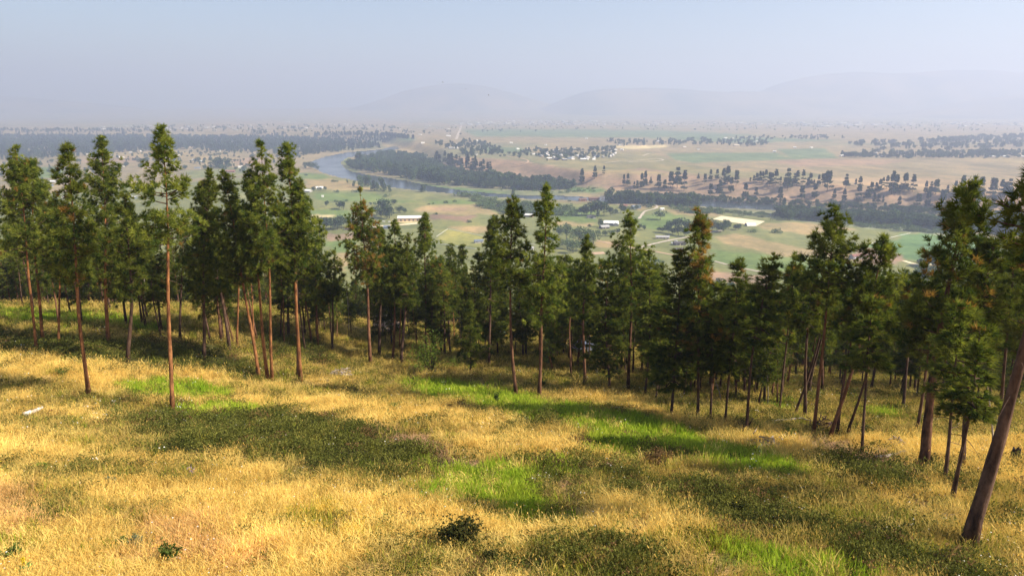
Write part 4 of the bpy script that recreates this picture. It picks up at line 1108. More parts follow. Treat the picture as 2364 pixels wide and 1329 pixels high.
def build_valley_trees():
    row('on the rusty bank beyond the river bend', 'pines on the bank of the bench', 'pine', [(1343, 424, 23), (1373, 413, 20), (1394, 403, 14), (1440, 428, 17), (1449, 428, 19), (1464, 435, 11), (1471, 435, 14), (1481, 433, 23), (1489, 431, 24), (1502, 428, 13), (1520, 435, 25),
        (1534, 438, 18), (1548, 435, 29), (1563, 436, 33), (1579, 441, 32)], 'hazy pine')
    row('in the pine row on the bench rim', 'pines on the bank of the bench', 'pine', [(1612, 415, 10), (1627, 425, 18), (1640, 417, 18), (1655, 415, 17), (1669, 430, 28), (1679, 425, 29), (1687, 445, 25), (1699, 430, 28), (1732, 420, 8), (1740, 420, 12), (1747, 420, 16), (1754, 421, 17),
        (1760, 421, 17), (1767, 420, 19), (1776, 430, 25), (1782, 422, 18), (1790, 428, 25), (1801, 429, 14), (1817, 440, 34), (1839, 428, 23), (1833, 430, 20), (1853, 425, 22), (1870, 428, 20), (1865, 430, 16), (1879, 428, 10), (1889, 428, 17), (1899, 428, 21), (1909, 443, 37)], 'blue-hazed pine')
    row('in the ragged group right of the rim row', 'pines on the bank of the bench', 'pine', [(1952, 435, 22), (1975, 428, 12), (1984, 440, 22), (2011, 446, 20), (2022, 443, 17), (2030, 442, 20), (2038, 430, 14), (2047, 435, 20), (2058, 448, 35), (2067, 446, 30), (2076, 446, 15), (2087, 443, 30), (2106, 443, 27),
        (2136, 448, 20), (2148, 446, 18), (2159, 449, 27), (2186, 448, 14), (2204, 446, 20), (2219, 452, 31), (2237, 451, 22), (2245, 446, 27), (2262, 456, 33), (2289, 458, 36), (2309, 453, 26), (2318, 456, 28), (2327, 456, 29), (2347, 458, 18), (2356, 456, 20)], 'blue-hazed pine')
    row('standing low on the shaded bank above the cottonwoods', 'pines on the bank of the bench', 'pine', [(1981, 466, 28), (2001, 463, 22), (1948, 466, 20), (2017, 469, 16), (2027, 469, 17), (2038, 469, 12), (2075, 475, 17), (2118, 479, 25), (2140, 480, 28), (2173, 481, 33), (1925, 460, 16), (1640, 452, 22), (1660, 455, 26), (1720, 458, 24),
        (1745, 452, 16), (1800, 462, 24), (1850, 462, 26), (1880, 458, 24), (2210, 478, 24), (2250, 482, 30), (2290, 486, 28), (2330, 484, 30)], 'dim pine')
    row('along the near river bank by the bend', 'trees on the near river bank', 'tall', [(833, 433, 26), (842, 431, 24), (851, 431, 25), (857, 439, 16), (865, 440, 22), (872, 440, 18), (884, 442, 30), (900, 443, 15), (977, 443, 17, 1.6), (817, 430, 12), (802, 422, 7), (1185, 453, 18)], 'narrow tree')
    row('dotted over the pasture near the bend', 'bushes dotted over the pasture', 'bush', [(769, 420, 5), (776, 420, 4), (780, 444, 6), (824, 444, 6), (706, 405, 4), (774, 466, 5), (801, 465, 5), (1031, 469, 6), (1048, 466, 5), (889, 455, 7), (1120, 482, 4), (990, 472, 3), (1000, 471, 3), (1140, 503, 8), (1083, 513, 6), (1008, 495, 5), (1295, 461, 3), (1316, 465, 4), (1740, 536, 8), (1791, 538, 10)], 'small dark bush')
    row('in the clump beside the white-roofed barn', 'trees round the white-roofed barn', 'round', [(889, 497, 40), (899, 504, 30), (910, 475, 15), (924, 492, 18), (935, 492, 13), (865, 489, 14), (880, 502, 24), (893, 506, 18)], 'dark tree')
    row('around the houses left of the barn', 'trees round the houses left of the barn', 'round', [(753, 477, 14), (783, 482, 20), (793, 484, 21), (856, 474, 8), (865, 472, 7), (753, 530, 30), (743, 525, 24), (764, 530, 28), (779, 530, 30), (789, 529, 32), (800, 525, 26), (822, 528, 18), (810, 530, 14)], 'round tree')
    row('by the white house above the bend', 'trees round the house above the bend', 'round', [(713, 389, 16), (728, 389, 14), (725, 442, 12), (738, 441, 10), (751, 440, 10), (705, 386, 12), (720, 390, 12), (733, 393, 10)], 'rounded tree')
    row('in the big clump of trees by the river houses', 'trees round the river houses', 'round', [(1343, 497, 20), (1353, 498, 24), (1364, 498, 34), (1379, 499, 36), (1394, 498, 34), (1410, 498, 22), (1379, 504, 18, .6), (1433, 492, 22, .7), (1442, 492, 18), (1471, 484, 12), (1420, 494, 12), (1330, 494, 12)], 'tree')
    row('around the white-roofed farmhouse', 'trees round the white-roofed farmhouse', 'round', [(1387, 524, 20, .7), (1361, 526, 9), (1487, 531, 13), (1397, 545, 14), (1412, 545, 16), (1380, 543, 12), (1425, 540, 14), (1460, 528, 12), (1475, 530, 14)], 'tree')
    row('in the grove behind the long grey house', 'trees round the long grey house', 'round', [(1524, 536, 14), (1544, 538, 22), (1545, 530, 22), (1558, 530, 28), (1566, 544, 24), (1573, 530, 28), (1588, 534, 24), (1580, 546, 22), (1552, 540, 16), (1626, 517, 16), (1643, 535, 30, .8), (1655, 534, 22), (1671, 535, 30, .8), (1681, 530, 20), (1664, 536, 22), (1704, 531, 16), (1698, 530, 12)], 'dark tree')
    row('standing alone in the green meadow', 'lone round trees in the meadow', 'light', [(1524, 508, 22, 1.2)], 'pale rounded tree')
    row('in the pale deciduous grove past the tapering pine', 'pale deciduous grove', 'light', [(1353, 566, 42), (1336, 560, 36), (1307, 553, 38), (1323, 584, 30), (1370, 562, 34), (1310, 575, 26), (1290, 548, 26), (1345, 580, 26)], 'pale leafy tree')
    row('at the foot of the hill past the wood', 'broadleaf trees at the foot of the hill', 'round', [(1507, 632, 36), (1495, 640, 30), (1972, 576, 16), (2140, 614, 34, 1.3), (2152, 612, 28), (2128, 616, 22), (2097, 535, 30, .6), (2122, 650, 40), (2140, 655, 36), (2105, 655, 30), (1660, 660, 20), (2160, 640, 40), (1690, 668, 18), (2090, 648, 24)], 'blue-hazed broad tree')
    row('beside the dark cabins at the river', 'bushes by the river', 'bush', [(1215, 478, 8), (1240, 482, 10), (1310, 484, 12), (1345, 486, 10), (1355, 478, 8), (1500, 478, 9), (1550, 478, 8), (1570, 480, 10), (1600, 482, 12), (1640, 484, 10), (1662, 486, 8), (1450, 484, 8)], 'low bush')

    def fill(desc, group, kind, poly, n, h, noun, wide=1.0):
        a = np.array(poly, float); out = []
        while len(out) < n:
            u = VR.uniform(a[:, 0].min(), a[:, 0].max()); v = VR.uniform(a[:, 1].min(), a[:, 1].max())
            if inpoly([u], [v], poly)[0]: out.append((u, v, VR.uniform(*h), wide))
        row(desc, group, kind, out, noun)
    # river woods: trees along the edges one by one, the inside of the woods as one mass
    fill('at the edge of the island wood', 'cottonwoods on the river island', 'tall', [(812, 392), (845, 398), (900, 408), (960, 418), (1020, 428), (1060, 430), (1060, 424), (960, 410), (880, 398), (830, 386)], 24, (20, 34), 'cottonwood', 1.25)
    fill('along the far bank below the rusty bank', 'cottonwoods on the far river bank', 'tall', [(1060, 428), (1180, 440), (1310, 436), (1320, 430), (1200, 425), (1080, 415)], 20, (18, 32), 'cottonwood', 1.2)
    fill('in the cottonwood strip between the two channels', 'cottonwoods between the channels', 'tall', [(1395, 470), (1500, 476), (1612, 480), (1615, 472), (1500, 466), (1400, 460)], 24, (18, 28), 'cottonwood', 1.2)
    fill('in the willow thicket on the near bank', 'willows on the near bank', 'light', [(1125, 470), (1135, 490), (1180, 500), (1330, 500), (1330, 490), (1240, 486), (1150, 470)], 16, (10, 18), 'willow', 1.0)
    fill('at the edge of the long river wood', 'trees of the long river wood', 'tall', [(1780, 506), (1950, 516), (2160, 530), (2360, 548), (2360, 538), (2160, 520), (1950, 508), (1780, 498)], 30, (18, 30), 'cottonwood', 1.3)
    fill('in the sage flats along the dark channel', 'sage bushes along the channel', 'sage', [(1660, 492), (1800, 500), (1960, 514), (2230, 540), (2230, 546), (1960, 522), (1780, 508)], 30, (4, 7), 'grey-green bush')
    fill('among the houses of the western flats', 'trees among the western houses', 'round', [(0, 380), (690, 350), (700, 392), (560, 410), (300, 435), (0, 470)], 30, (8, 15), 'hazy tree', 1.1)
    fill('in the dense block of trees on the western flats', 'dense block of trees', 'tall', [(495, 390), (530, 388), (530, 382), (495, 384)], 9, (16, 22), 'dark tree', 1.2)
    fill('around the houses on the bench', 'trees among the bench houses', 'round', [(1260, 372), (1390, 368), (1420, 352), (1400, 346), (1270, 352)], 18, (6, 12), 'small hazy tree', 1.1)
    fill('in the strip of trees around the eastern houses', 'trees among the eastern houses', 'round', [(1940, 364), (2380, 366), (2380, 348), (2000, 350)], 24, (9, 17), 'hazy tree', 1.1)
    fill('on the knoll above the river bend', 'pines on the knoll', 'pine', [(985, 388), (1060, 398), (1140, 416), (1160, 406), (1090, 380), (1010, 372)], 22, (14, 24), 'dark pine')

    # masses too dense or too far to count
    def mass(name, kinds, polys, base_col, seed):
        rng = np.random.default_rng(seed)
        meshes = []
        for k in kinds: meshes += LEAFY[k][:3]
        mm = []
        for me in meshes:
            c = me.copy(); c.materials.clear(); c.materials.append(M['far_stuff']); mm.append(c)
        coll = proto_collection(name, mm)
        U = []; V = []; Hh = []
        for poly, n, (h0, h1) in polys:
            a = np.array(poly, float); g = vground(a[:, 0], a[:, 1])[:, :2]
            k = 0
            X = rng.uniform(g[:, 0].min(), g[:, 0].max(), n * 12); Y = rng.uniform(g[:, 1].min(), g[:, 1].max(), n * 12)
            ok = inpoly(X, Y, [tuple(q) for q in g]); X, Y = X[ok][:n], Y[ok][:n]
            U.append(X); V.append(Y); Hh.append(rng.uniform(h0, h1, len(X)))
        X = np.concatenate(U); Y = np.concatenate(V); Hh = np.concatenate(Hh); n = len(X)
        w = Hh * rng.uniform(.9, 1.35, n)
        scatter(name, coll, len(mm), np.stack([X, Y, valley_z(X, Y) - .3], 1), np.stack([0 * X, 0 * X, rng.uniform(0, 6.28, n)], 1), np.stack([w, w, Hh], 1),
                np.array(base_col) * rng.uniform(.8, 1.25, (n, 1)), rng)
    mass('river_woods', ['tall', 'round'], [
        ([(800, 386), (830, 372), (900, 356), (975, 366), (1010, 388), (1090, 410), (1150, 418), (1060, 428), (960, 414), (870, 398), (820, 392)], 620, (15, 26)),
        ([(1050, 428), (1200, 440), (1310, 440), (1330, 432), (1200, 420), (1080, 408)], 260, (12, 24)),
        ([(1400, 468), (1610, 478), (1620, 466), (1500, 460), (1400, 458)], 160, (12, 22)),
        ([(1800, 492), (1960, 502), (2160, 514), (2364, 526), (2420, 545), (2364, 545), (2160, 526), (1950, 514), (1790, 504)], 420, (11, 20)),
        ([(1620, 458), (1800, 464), (2000, 478), (2364, 500), (2364, 508), (1990, 490), (1800, 476), (1620, 466)], 300, (6, 13))], (1, 1, 1), 1)
    mass('willow_scrub', ['light', 'bush'], [
        ([(1060, 450), (1130, 462), (1310, 484), (1330, 498), (1180, 498), (1130, 486)], 170, (5, 12)),
        ([(1150, 440), (1300, 446), (1390, 442), (1380, 434), (1290, 430)], 70, (2, 6)),
        ([(1640, 486), (1800, 494), (1960, 510), (2240, 538), (2240, 548), (1950, 520), (1720, 496)], 330, (2, 6)),
        ([(1560, 480), (1665, 488), (1665, 494), (1570, 492)], 60, (4, 8))], (1.2, 1.15, 1.1), 2)
    mass('conifer_forest', ['pine', 'tall'], [
        ([(-560, 318), (300, 312), (620, 318), (860, 332), (880, 344), (760, 352), (680, 364), (620, 352), (420, 346), (220, 356), (-120, 350), (-560, 354)], 4700, (18, 30)),
        ([(-120, 352), (100, 350), (220, 358), (60, 372), (-120, 380)], 260, (14, 24)),
        ([(560, 306), (900, 312), (960, 322), (860, 328), (600, 316)], 420, (12, 24)),
        ([(-560, 300), (260, 300), (500, 304), (300, 309), (-560, 308)], 560, (10, 22))], (.9, .95, 1), 3)
    mass('distant_trees', ['round', 'tall'], [
        ([(980, 330), (1110, 328), (1160, 345), (1080, 352), (1000, 340)], 90, (10, 20)), ([(1060, 352), (1160, 350), (1160, 356), (1075, 362)], 40, (12, 22)),
        ([(1140, 362), (1250, 344), (1280, 356), (1220, 366)], 40, (8, 16)), ([(1230, 350), (1420, 342), (1420, 364), (1260, 372)], 110, (8, 16)),
        ([(1400, 326), (1620, 322), (1780, 330), (1760, 342), (1620, 336), (1420, 338)], 170, (9, 20)),
        ([(1690, 318), (1960, 314), (1960, 322), (1700, 328)], 60, (10, 20)),
        ([(1960, 330), (2400, 318), (2400, 340), (2100, 346), (1960, 336)], 330, (10, 22)), ([(1935, 358), (2400, 350), (2400, 366), (1950, 366)], 330, (9, 17)),
        ([(2160, 322), (2400, 314), (2400, 320), (2160, 328)], 120, (12, 26)),
        ([(200, 352), (690, 342), (710, 390), (560, 400), (430, 380), (220, 372)], 240, (7, 15)), ([(-60, 380), (200, 372), (300, 420), (-60, 470)], 120, (7, 15)),
        ([(300, 290), (900, 290), (1000, 310), (700, 308), (300, 300)], 220, (10, 22)), ([(960, 300), (1260, 282), (2400, 286), (2400, 306), (1300, 300), (1060, 318)], 420, (8, 18))], (1, 1, 1), 4)
build_valley_trees()

# ------------------------------------------------------------------ buildings of the valley
WALLC = {'white': (.72, .70, .66), 'tan': (.42, .31, .20), 'brown': (.17, .10, .07), 'grey': (.34, .33, .32), 'blue': (.14, .17, .22), 'red': (.22, .09, .06), 'dark': (.075, .065, .06), 'cream': (.55, .46, .34)}
for k_, c_ in WALLC.items():
    M['wall_' + k_] = plain('wall_' + k_, c_, .8, .2, .1, .3)
    M['roof_' + k_] = seam_roof('roof_' + k_, tuple(min(.82, q * 1.1) for q in c_))
M['glass_dark'] = plain('window_glass', (.03, .035, .045), .15, .5, .2, .5)
M['fence_white'] = plain('white_fence_paint', (.74, .72, .68), .6, .3, .06, .5)
def wall_mesh(w, d, h, rise, mat):
    x, y = w / 2, d / 2
    v = [(-x, -y, -1.5), (x, -y, -1.5), (x, y, -1.5), (-x, y, -1.5), (-x, -y, h), (x, -y, h), (x, y, h), (-x, y, h), (-x, 0, h + rise), (x, 0, h + rise)]
    me = bpy.data.meshes.new('wall')
    me.from_pydata(v, [], [(0, 1, 5, 4), (2, 3, 7, 6), (1, 2, 6, 9, 5), (3, 0, 4, 8, 7)]); me.materials.append(mat); return me
def roof_mesh(w, d, h, rise, mat, over=.6, th=.25):
    x, y = w / 2 + over, d / 2 + over; s = rise / (d / 2); e = h - over * s
    v = []
    for dz in (.04, .04 + th):
        v += [(-x, -y, e + dz), (x, -y, e + dz), (x, 0, h + rise + dz), (-x, 0, h + rise + dz), (x, y, e + dz), (-x, y, e + dz)]
    me = bpy.data.meshes.new('roof')
    me.from_pydata(v, [], [(6, 7, 8, 9), (9, 8, 10, 11), (1, 0, 3, 2), (2, 3, 5, 4), (0, 1, 7, 6), (4, 5, 11, 10), (1, 2, 8, 7), (2, 4, 10, 8), (3, 0, 6, 9), (5, 3, 9, 11)])
    me.materials.append(mat); return me
def bx(cx, cy, cz, sx, sy, sz, mat, name):
    v, f = box(cx, cy, cz, sx, sy, sz); return make_mesh(name, v, f, None, mat)
def house(u, v, wpx, label, wall='cream', roof='grey', rot=0.0, depth=.55, h=3.0, rise=None, cat='house', name='house', detail=True, wing=None, group=None, p=None, bare=False, chimney=False):
    if p is None: p = vground(u, v)[0]
    w = wpx * px_scale(p); d = w * depth; rise = d * .22 if rise is None else rise
    r = thing(name, label, cat, (p[0], p[1], p[2] + .1), rot, group)
    obj('wall', wall_mesh(w, d, h, rise, M['wall_' + wall]), r)
    ro = obj('roof', roof_mesh(w, d, h, rise, M['roof_' + roof]), r)
    if chimney: obj('chimney', bx(w * .2, d * .12, h + rise + .2, .9, .9, 1.8, M['wall_brown'], 'chimney'), ro)
    if detail:
        n = max(2, int(w / 4.5))
        wm = bx(0, 0, 0, 1.5, .12, 1.3, M['glass_dark'], 'window'); fm = bx(0, 0, 0, 1.8, .08, 1.6, M['wall_white'], 'frame')
        for k in range(n):
            x = (k + .5) / n * w - w / 2
            if k == n // 2:
                obj('door', bx(x, -d / 2 - .04, 1.1, 1.1, .12, 2.2, M['wall_dark' if wall != 'dark' else 'wall_cream'], 'door'), r); continue
            o = obj('window', wm, r, (x, -d / 2 - .06, 1.7)); obj('frame', fm, o, (0, .015, 0))
        o = obj('window', bx(0, 0, 0, .12, 1.5, 1.3, M['glass_dark'], 'window'), r, (w / 2 + .05, 0, 1.8))
    if wing:
        wx, ww, wd, wh = wing
        o = obj('wing', wall_mesh(wd * w, ww * w, wh, ww * w * .22, M['wall_' + wall]), r, (wx * w, -d * .35, 0)); o.rotation_euler = (0, 0, math.pi / 2)
        q = obj('roof', roof_mesh(wd * w, ww * w, wh, ww * w * .22, M['roof_' + roof]), o, (0, 0, .02))
    return r
def build_houses():
    b = house(950, 508, 62, 'long white-roofed riding barn with tan walls beside a dirt yard', 'tan', 'white', .12, .42, 5.0, 2.6, 'barn', 'barn', False)
    w = 62 * px_scale(vground(950, 508)[0])
    for k in range(6): obj('door', bx((k - 2.5) * w / 6.6, -w * .21 - .05, 1.5, 2.6, .14, 3, M['wall_dark'], 'door'), b)
    obj('door', bx(w / 2 + .06, 0, 1.9, .14, 4.5, 3.8, M['wall_dark'], 'door'), b)
    obj('skylight', bx(0, -w * .1, 6.6, w * .5, 1.0, .12, M['wall_grey'], 'skylight'), b).rotation_euler = (math.radians(20), 0, 0)
    h = house
    h(893, 527, 14, 'small navy cabin below the riding barn', 'blue', 'blue', .2, .8)
    h(866, 528, 16, 'white house half hidden behind the rusty-needled pine', 'white', 'white', -.3, .7)
    h(805, 530, 14, 'brown house under the round trees left of the barn', 'brown', 'brown', .1, .7)
    h(890, 487, 12, 'grey house peeking out of the tree clump above the barn', 'grey', 'grey', .4, .7)
    h(1105, 560, 20, 'grey-blue house beside the fenced paddock', 'grey', 'blue', .3, .5)
    h(1222, 500, 18, 'white-gabled brown house beyond the full bright-green pine', 'brown', 'white', -.4, .7)
    h(1224, 577, 14, 'white house glimpsed between two clearing pines', 'white', 'grey', .2, .8)
    h(1364, 503, 18, 'dark-roofed ranch house below the big tree clump', 'grey', 'dark', .25, .5, wing=(.3, .4, .7, 2.6))
    h(1345, 464, 18, 'red-brown barn on the near river bank, the one in the open', 'red', 'brown', .1, .45, 4)
    h(1371, 462, 24, 'longer red-brown barn on the near river bank behind the clump', 'red', 'brown', .05, .4, 4.5)
    h(1440, 480, 16, 'house with pinkish chimney among trees by the river meadow', 'cream', 'red', -.2, .7, 4.5, chimney=True)
    h(1468, 481, 20, 'slate-roofed house with front lawn right of the pink-chimney house', 'blue', 'blue', .3, .6, 4, wing=(-.3, .4, .6, 3))
    h(1410, 519, 34, 'big white-roofed farmhouse in the trees behind the tall broad pine', 'grey', 'white', -.15, .55, 4, wing=(.35, .35, .6, 3.4))
    h(1395, 527, 20, 'slate-roofed cottage in front of the white-roofed farmhouse', 'dark', 'grey', .35, .7)
    h(1452, 512, 26, 'white-roofed shed right of the white-roofed farmhouse', 'grey', 'white', -.15, .4, 3.2)
    h(1529, 551, 30, 'long single-storey house with grey roof and row of windows', 'cream', 'grey', -.12, .40, 3)
    h(1568, 565, 26, 'dark-roofed house where the farm road ends at the brown-topped pine', 'dark', 'dark', .1, .5, 3.2)
    h(1566, 579, 20, 'dark flat shed below the dark-roofed house', 'brown', 'dark', .1, .5, 2.6)
    h(1586, 484, 18, 'little white-fronted cottage at the edge of the willows', 'white', 'brown', .3, .6)
    h(1528, 485, 9, 'tiny white shed in the meadow by the river', 'white', 'white', .2, .7)
    h(1980, 596, 40, 'long pink-roofed barn half hidden between two right-hand pines', 'grey', 'red', .35, .35, 4)
    h(2130, 626, 14, 'cream cottage at the end of the pale curving driveway', 'cream', 'white', .5, .8)
    h(738, 436, 16, 'white-roofed farmhouse in the round trees above the bend', 'white', 'white', .3, .7)
    h(712, 443, 14, 'pale house at the tree edge left of the white-roofed farmhouse above the bend', 'grey', 'white', -.3, .8)
    h(745, 455, 5, 'tiny white shed alone on the green pasture', 'white', 'white', .2, .7, detail=False)
    # half-round shelter at the sand arena
    p = vground(1732, 521)[0]; sc = px_scale(p)
    L, R_ = 22 * sc, 4.4
    th = np.linspace(0, math.pi, 13)
    def arch(x, r): return [(x, r * math.cos(t), r * 1.15 * math.sin(t)) for t in th]
    r = thing('fabric_shelter', 'white half-round fabric shelter at the corner of the sand arena', 'shelter', (p[0], p[1], p[2]), .15)
    me = bpy.data.meshes.new('cover'); n = len(th)
    v = arch(-L / 2, R_) + arch(L / 2, R_) + arch(-L / 2, R_ - .15) + arch(L / 2, R_ - .15)
    f = [(i, i + n, i + n + 1, i + 1) for i in range(n - 1)] + [(2 * n + i, 2 * n + i + 1, 3 * n + i + 1, 3 * n + i) for i in range(n - 1)] + [(i, i + 1, 2 * n + i + 1, 2 * n + i) for i in range(n - 1)] + [(n + i, 3 * n + i, 3 * n + i + 1, n + i + 1) for i in range(n - 1)]
    me.from_pydata(v, [], f); me.materials.append(M['wall_white']); obj('cover', me, r)
    me = bpy.data.meshes.new('end_wall'); me.from_pydata(arch(L / 2 - .6, R_ - .2), [], [tuple(range(n))]); me.materials.append(M['wall_white']); obj('end_wall', me, r)
    for x in np.linspace(-L / 2 + .1, L / 2 - .1, 5):
        a = Acc(); a.add(*tube(arch(x, R_ - .2), .08, 5)); obj('rib', a.mesh('rib', M['wall_grey'], True, False), r)
    # farther houses, each a thing, their windows no longer to be told apart
    rr = np.random.default_rng(3)
    def far(desc, group, spots, sizes=(6, 10)):
        spots = sorted(spots)
        ps = vground([s[0] for s in spots], [s[1] for s in spots])
        for j, (s, p) in enumerate(zip(spots, ps)):
            wl = s[3] if len(s) > 3 else rr.choice(['white', 'cream', 'grey', 'white', 'tan'])
            rf = s[4] if len(s) > 4 else rr.choice(['white', 'grey', 'white', 'brown'])
            size = s[2] if len(s) > 2 else rr.uniform(*sizes)
            nm = 'roof' if rf != 'white' else 'roof'
            house(0, 0, size, '%s-roofed house, %s from left %s' % (rf, ordinal(j), desc), wl, rf, rr.uniform(-.6, .6), .6, 3.4, None, 'house', 'house', False, group=group, p=p)
    far('on the near western flats', 'houses on the western flats', [(12, 391, 22, 'white', 'white'), (26, 389, 14, 'white', 'white'), (24, 402, 18, 'grey', 'white'), (36, 404, 8), (120, 422, 18, 'grey', 'white'), (133, 420, 14, 'dark', 'dark'), (118, 430, 9, 'blue', 'blue'), (148, 458, 8, 'white', 'white'), (310, 458, 14, 'blue', 'white'), (322, 456, 10)])
    far('on the middle western flats', 'houses on the western flats', [(272, 363, 7, 'white', 'white'), (282, 366, 10), (302, 354, 7, 'white', 'white'), (327, 350, 6, 'white', 'white'), (284, 385, 6, 'white', 'white'), (414, 361, 8, 'cream', 'white'), (425, 343, 9, 'cream', 'tan'), (441, 341, 8, 'cream', 'tan'), (449, 371, 12, 'white', 'white'), (462, 374, 9, 'blue', 'white'), (486, 363, 7, 'white', 'white'), (550, 344, 14, 'white', 'white'), (532, 398, 20, 'brown', 'red'), (511, 397, 8, 'cream', 'white'), (555, 387, 9, 'white', 'white'), (456, 390, 12, 'grey', 'blue'), (60, 352, 8), (10, 355, 9, 'cream', 'cream'), (88, 354, 6), (205, 358, 8), (505, 350, 8)])
    far('in the bench hamlet', 'houses of the bench hamlet', [(1268, 368, 12, 'tan', 'white'), (1285, 369, 10, 'dark', 'dark'), (1303, 370, 11, 'dark', 'grey'), (1313, 367, 13, 'blue', 'blue'), (1333, 362, 9, 'white', 'white'), (1322, 369, 8), (1346, 370, 12, 'cream', 'white'), (1353, 369, 10, 'white', 'white'), (1370, 369, 8, 'white', 'white'), (1377, 363, 14, 'blue', 'blue'), (1260, 357, 7, 'white', 'white'), (1232, 357, 6, 'white', 'white'), (1260, 336, 5, 'white', 'white'), (1420, 348, 9, 'white', 'white'), (1413, 351, 9, 'grey', 'white'), (1436, 347, 7), (1355, 365, 7), (1292, 366, 7)])
    far('among the eastern trees', 'houses among the eastern trees', [(1943, 361, 8, 'white', 'white'), (2012, 356, 9), (2020, 355, 8, 'white', 'white'), (2036, 363, 7, 'blue', 'blue'), (2040, 340, 8, 'white', 'white'), (2075, 354, 9, 'cream', 'white'), (2098, 363, 10, 'blue', 'grey'), (2157, 362, 12, 'cream', 'white'), (2087, 353, 8), (2290, 363, 8, 'cream', 'white'), (2303, 362, 8, 'white', 'white'), (2322, 363, 11, 'white', 'white'), (2340, 358, 8), (2362, 363, 8, 'white', 'white'), (2245, 358, 6), (1835, 342, 6, 'white', 'white'), (1873, 342, 6, 'white', 'white')])
    far('on the bench farms', 'houses on the bench farms', [(1518, 327, 9, 'white', 'white'), (1474, 336, 7), (1524, 330, 6), (1580, 341, 7), (1612, 346, 6), (1675, 320, 7, 'white', 'white'), (1690, 321, 7), (1748, 328, 7, 'white', 'white'), (1700, 337, 12, 'cream', 'cream'), (1788, 351, 7, 'white', 'white'), (1745, 319, 5, 'white', 'white'), (1354, 321, 5, 'white', 'white'), (1430, 336, 8)])
    far('beside the river woods', 'houses along the far reach', [(769, 309, 10, 'white', 'white'), (787, 311, 8), (976, 331, 8, 'white', 'white'), (970, 312, 7), (1035, 315, 10, 'white', 'white'), (1058, 333, 8), (1040, 343, 10, 'blue', 'grey'), (1053, 343, 9, 'white', 'white'), (1093, 334, 10), (1103, 326, 8, 'white', 'white'), (1180, 331, 7, 'white', 'white'), (1100, 359, 5, 'white', 'white'), (977, 380, 8, 'blue', 'white'), (1195, 345, 7), (235, 300, 7, 'white', 'white'), (242, 299, 6, 'white', 'white')])
    # the town in the smoke: too far to tell apart
    a = Acc(); rg = np.random.default_rng(9)
    def town(n, u0, u1, v0, v1, s0, s1):
        u = rg.uniform(u0, u1, n); v = rg.uniform(v0, v1, n); P_ = vground(u, v)
        for p in P_:
            s = rg.uniform(s0, s1); hh = rg.uniform(4, 8)
            vv, f = box(0, 0, hh / 2, s * rg.uniform(.8, 2.2), s, hh); a.add(vv + p, f, np.array([.60, .58, .56]) * rg.uniform(.4, 1.0))
            vv, f = box(0, 0, hh + .4, s * .6, s * .6, .8); a.add(vv + p, f, np.array([.6, .6, .6]))
    town(170, 1060, 1400, 279, 289, 12, 30); town(60, 1400, 1800, 282, 290, 12, 30); town(110, 1800, 2364, 280, 292, 14, 45); town(40, 200, 560, 290, 302, 10, 22); town(40, 560, 1060, 282, 300, 10, 22)
    town(40, 1240, 1420, 346, 368, 6, 9)
    m, nt, out = new_mat('town_walls'); principled(nt, out, attr(nt, 'Col').outputs['Color'], .8, .2)
    obj('distant_town', a.mesh('distant_town', m), kind='stuff')
build_houses()

def fence(label, px, hgt=1.4, step=3.5):
    pts = vground(*np.array(px, float).T)
    r = thing('white_fence', label, 'fence', tuple(pts[0]))
    o = pts[0]; posts, rails = Acc(), Acc()
    for a, b in zip(pts[:-1], pts[1:]):
        n = max(1, int(np.linalg.norm(b - a) / step))
        q = a + (b - a) * np.linspace(0, 1, n + 1)[:, None]
        q[:, 2] = valley_z(q[:, 0], q[:, 1])
        for k in q:
            posts.add(*box(k[0] - o[0], k[1] - o[1], k[2] - o[2] + hgt / 2, .22, .22, hgt))
        for zz in (.55, 1.0, 1.35):
            rails.add(*tube(q - o + [0, 0, zz], .085, 4))
    obj('post', posts.mesh('post', M['fence_white'], False, False), r, kind='stuff')
    obj('rail', rails.mesh('rail', M['fence_white'], False, False), r, kind='stuff')
fence('white rail fence with a corner around the yellow-green paddock', [(1008, 547), (1034, 529), (1072, 537), (1125, 548)])
fence('white rail fence along the lower side of the paddock', [(1012, 563), (1050, 569), (1100, 576)])
fence('white rail fence by the house between two clearing pines', [(1205, 560), (1235, 566)])
fence('long white fence running up between dry and bright green fields', [(1983, 571), (2015, 562), (2050, 551), (2075, 545), (2101, 539)])

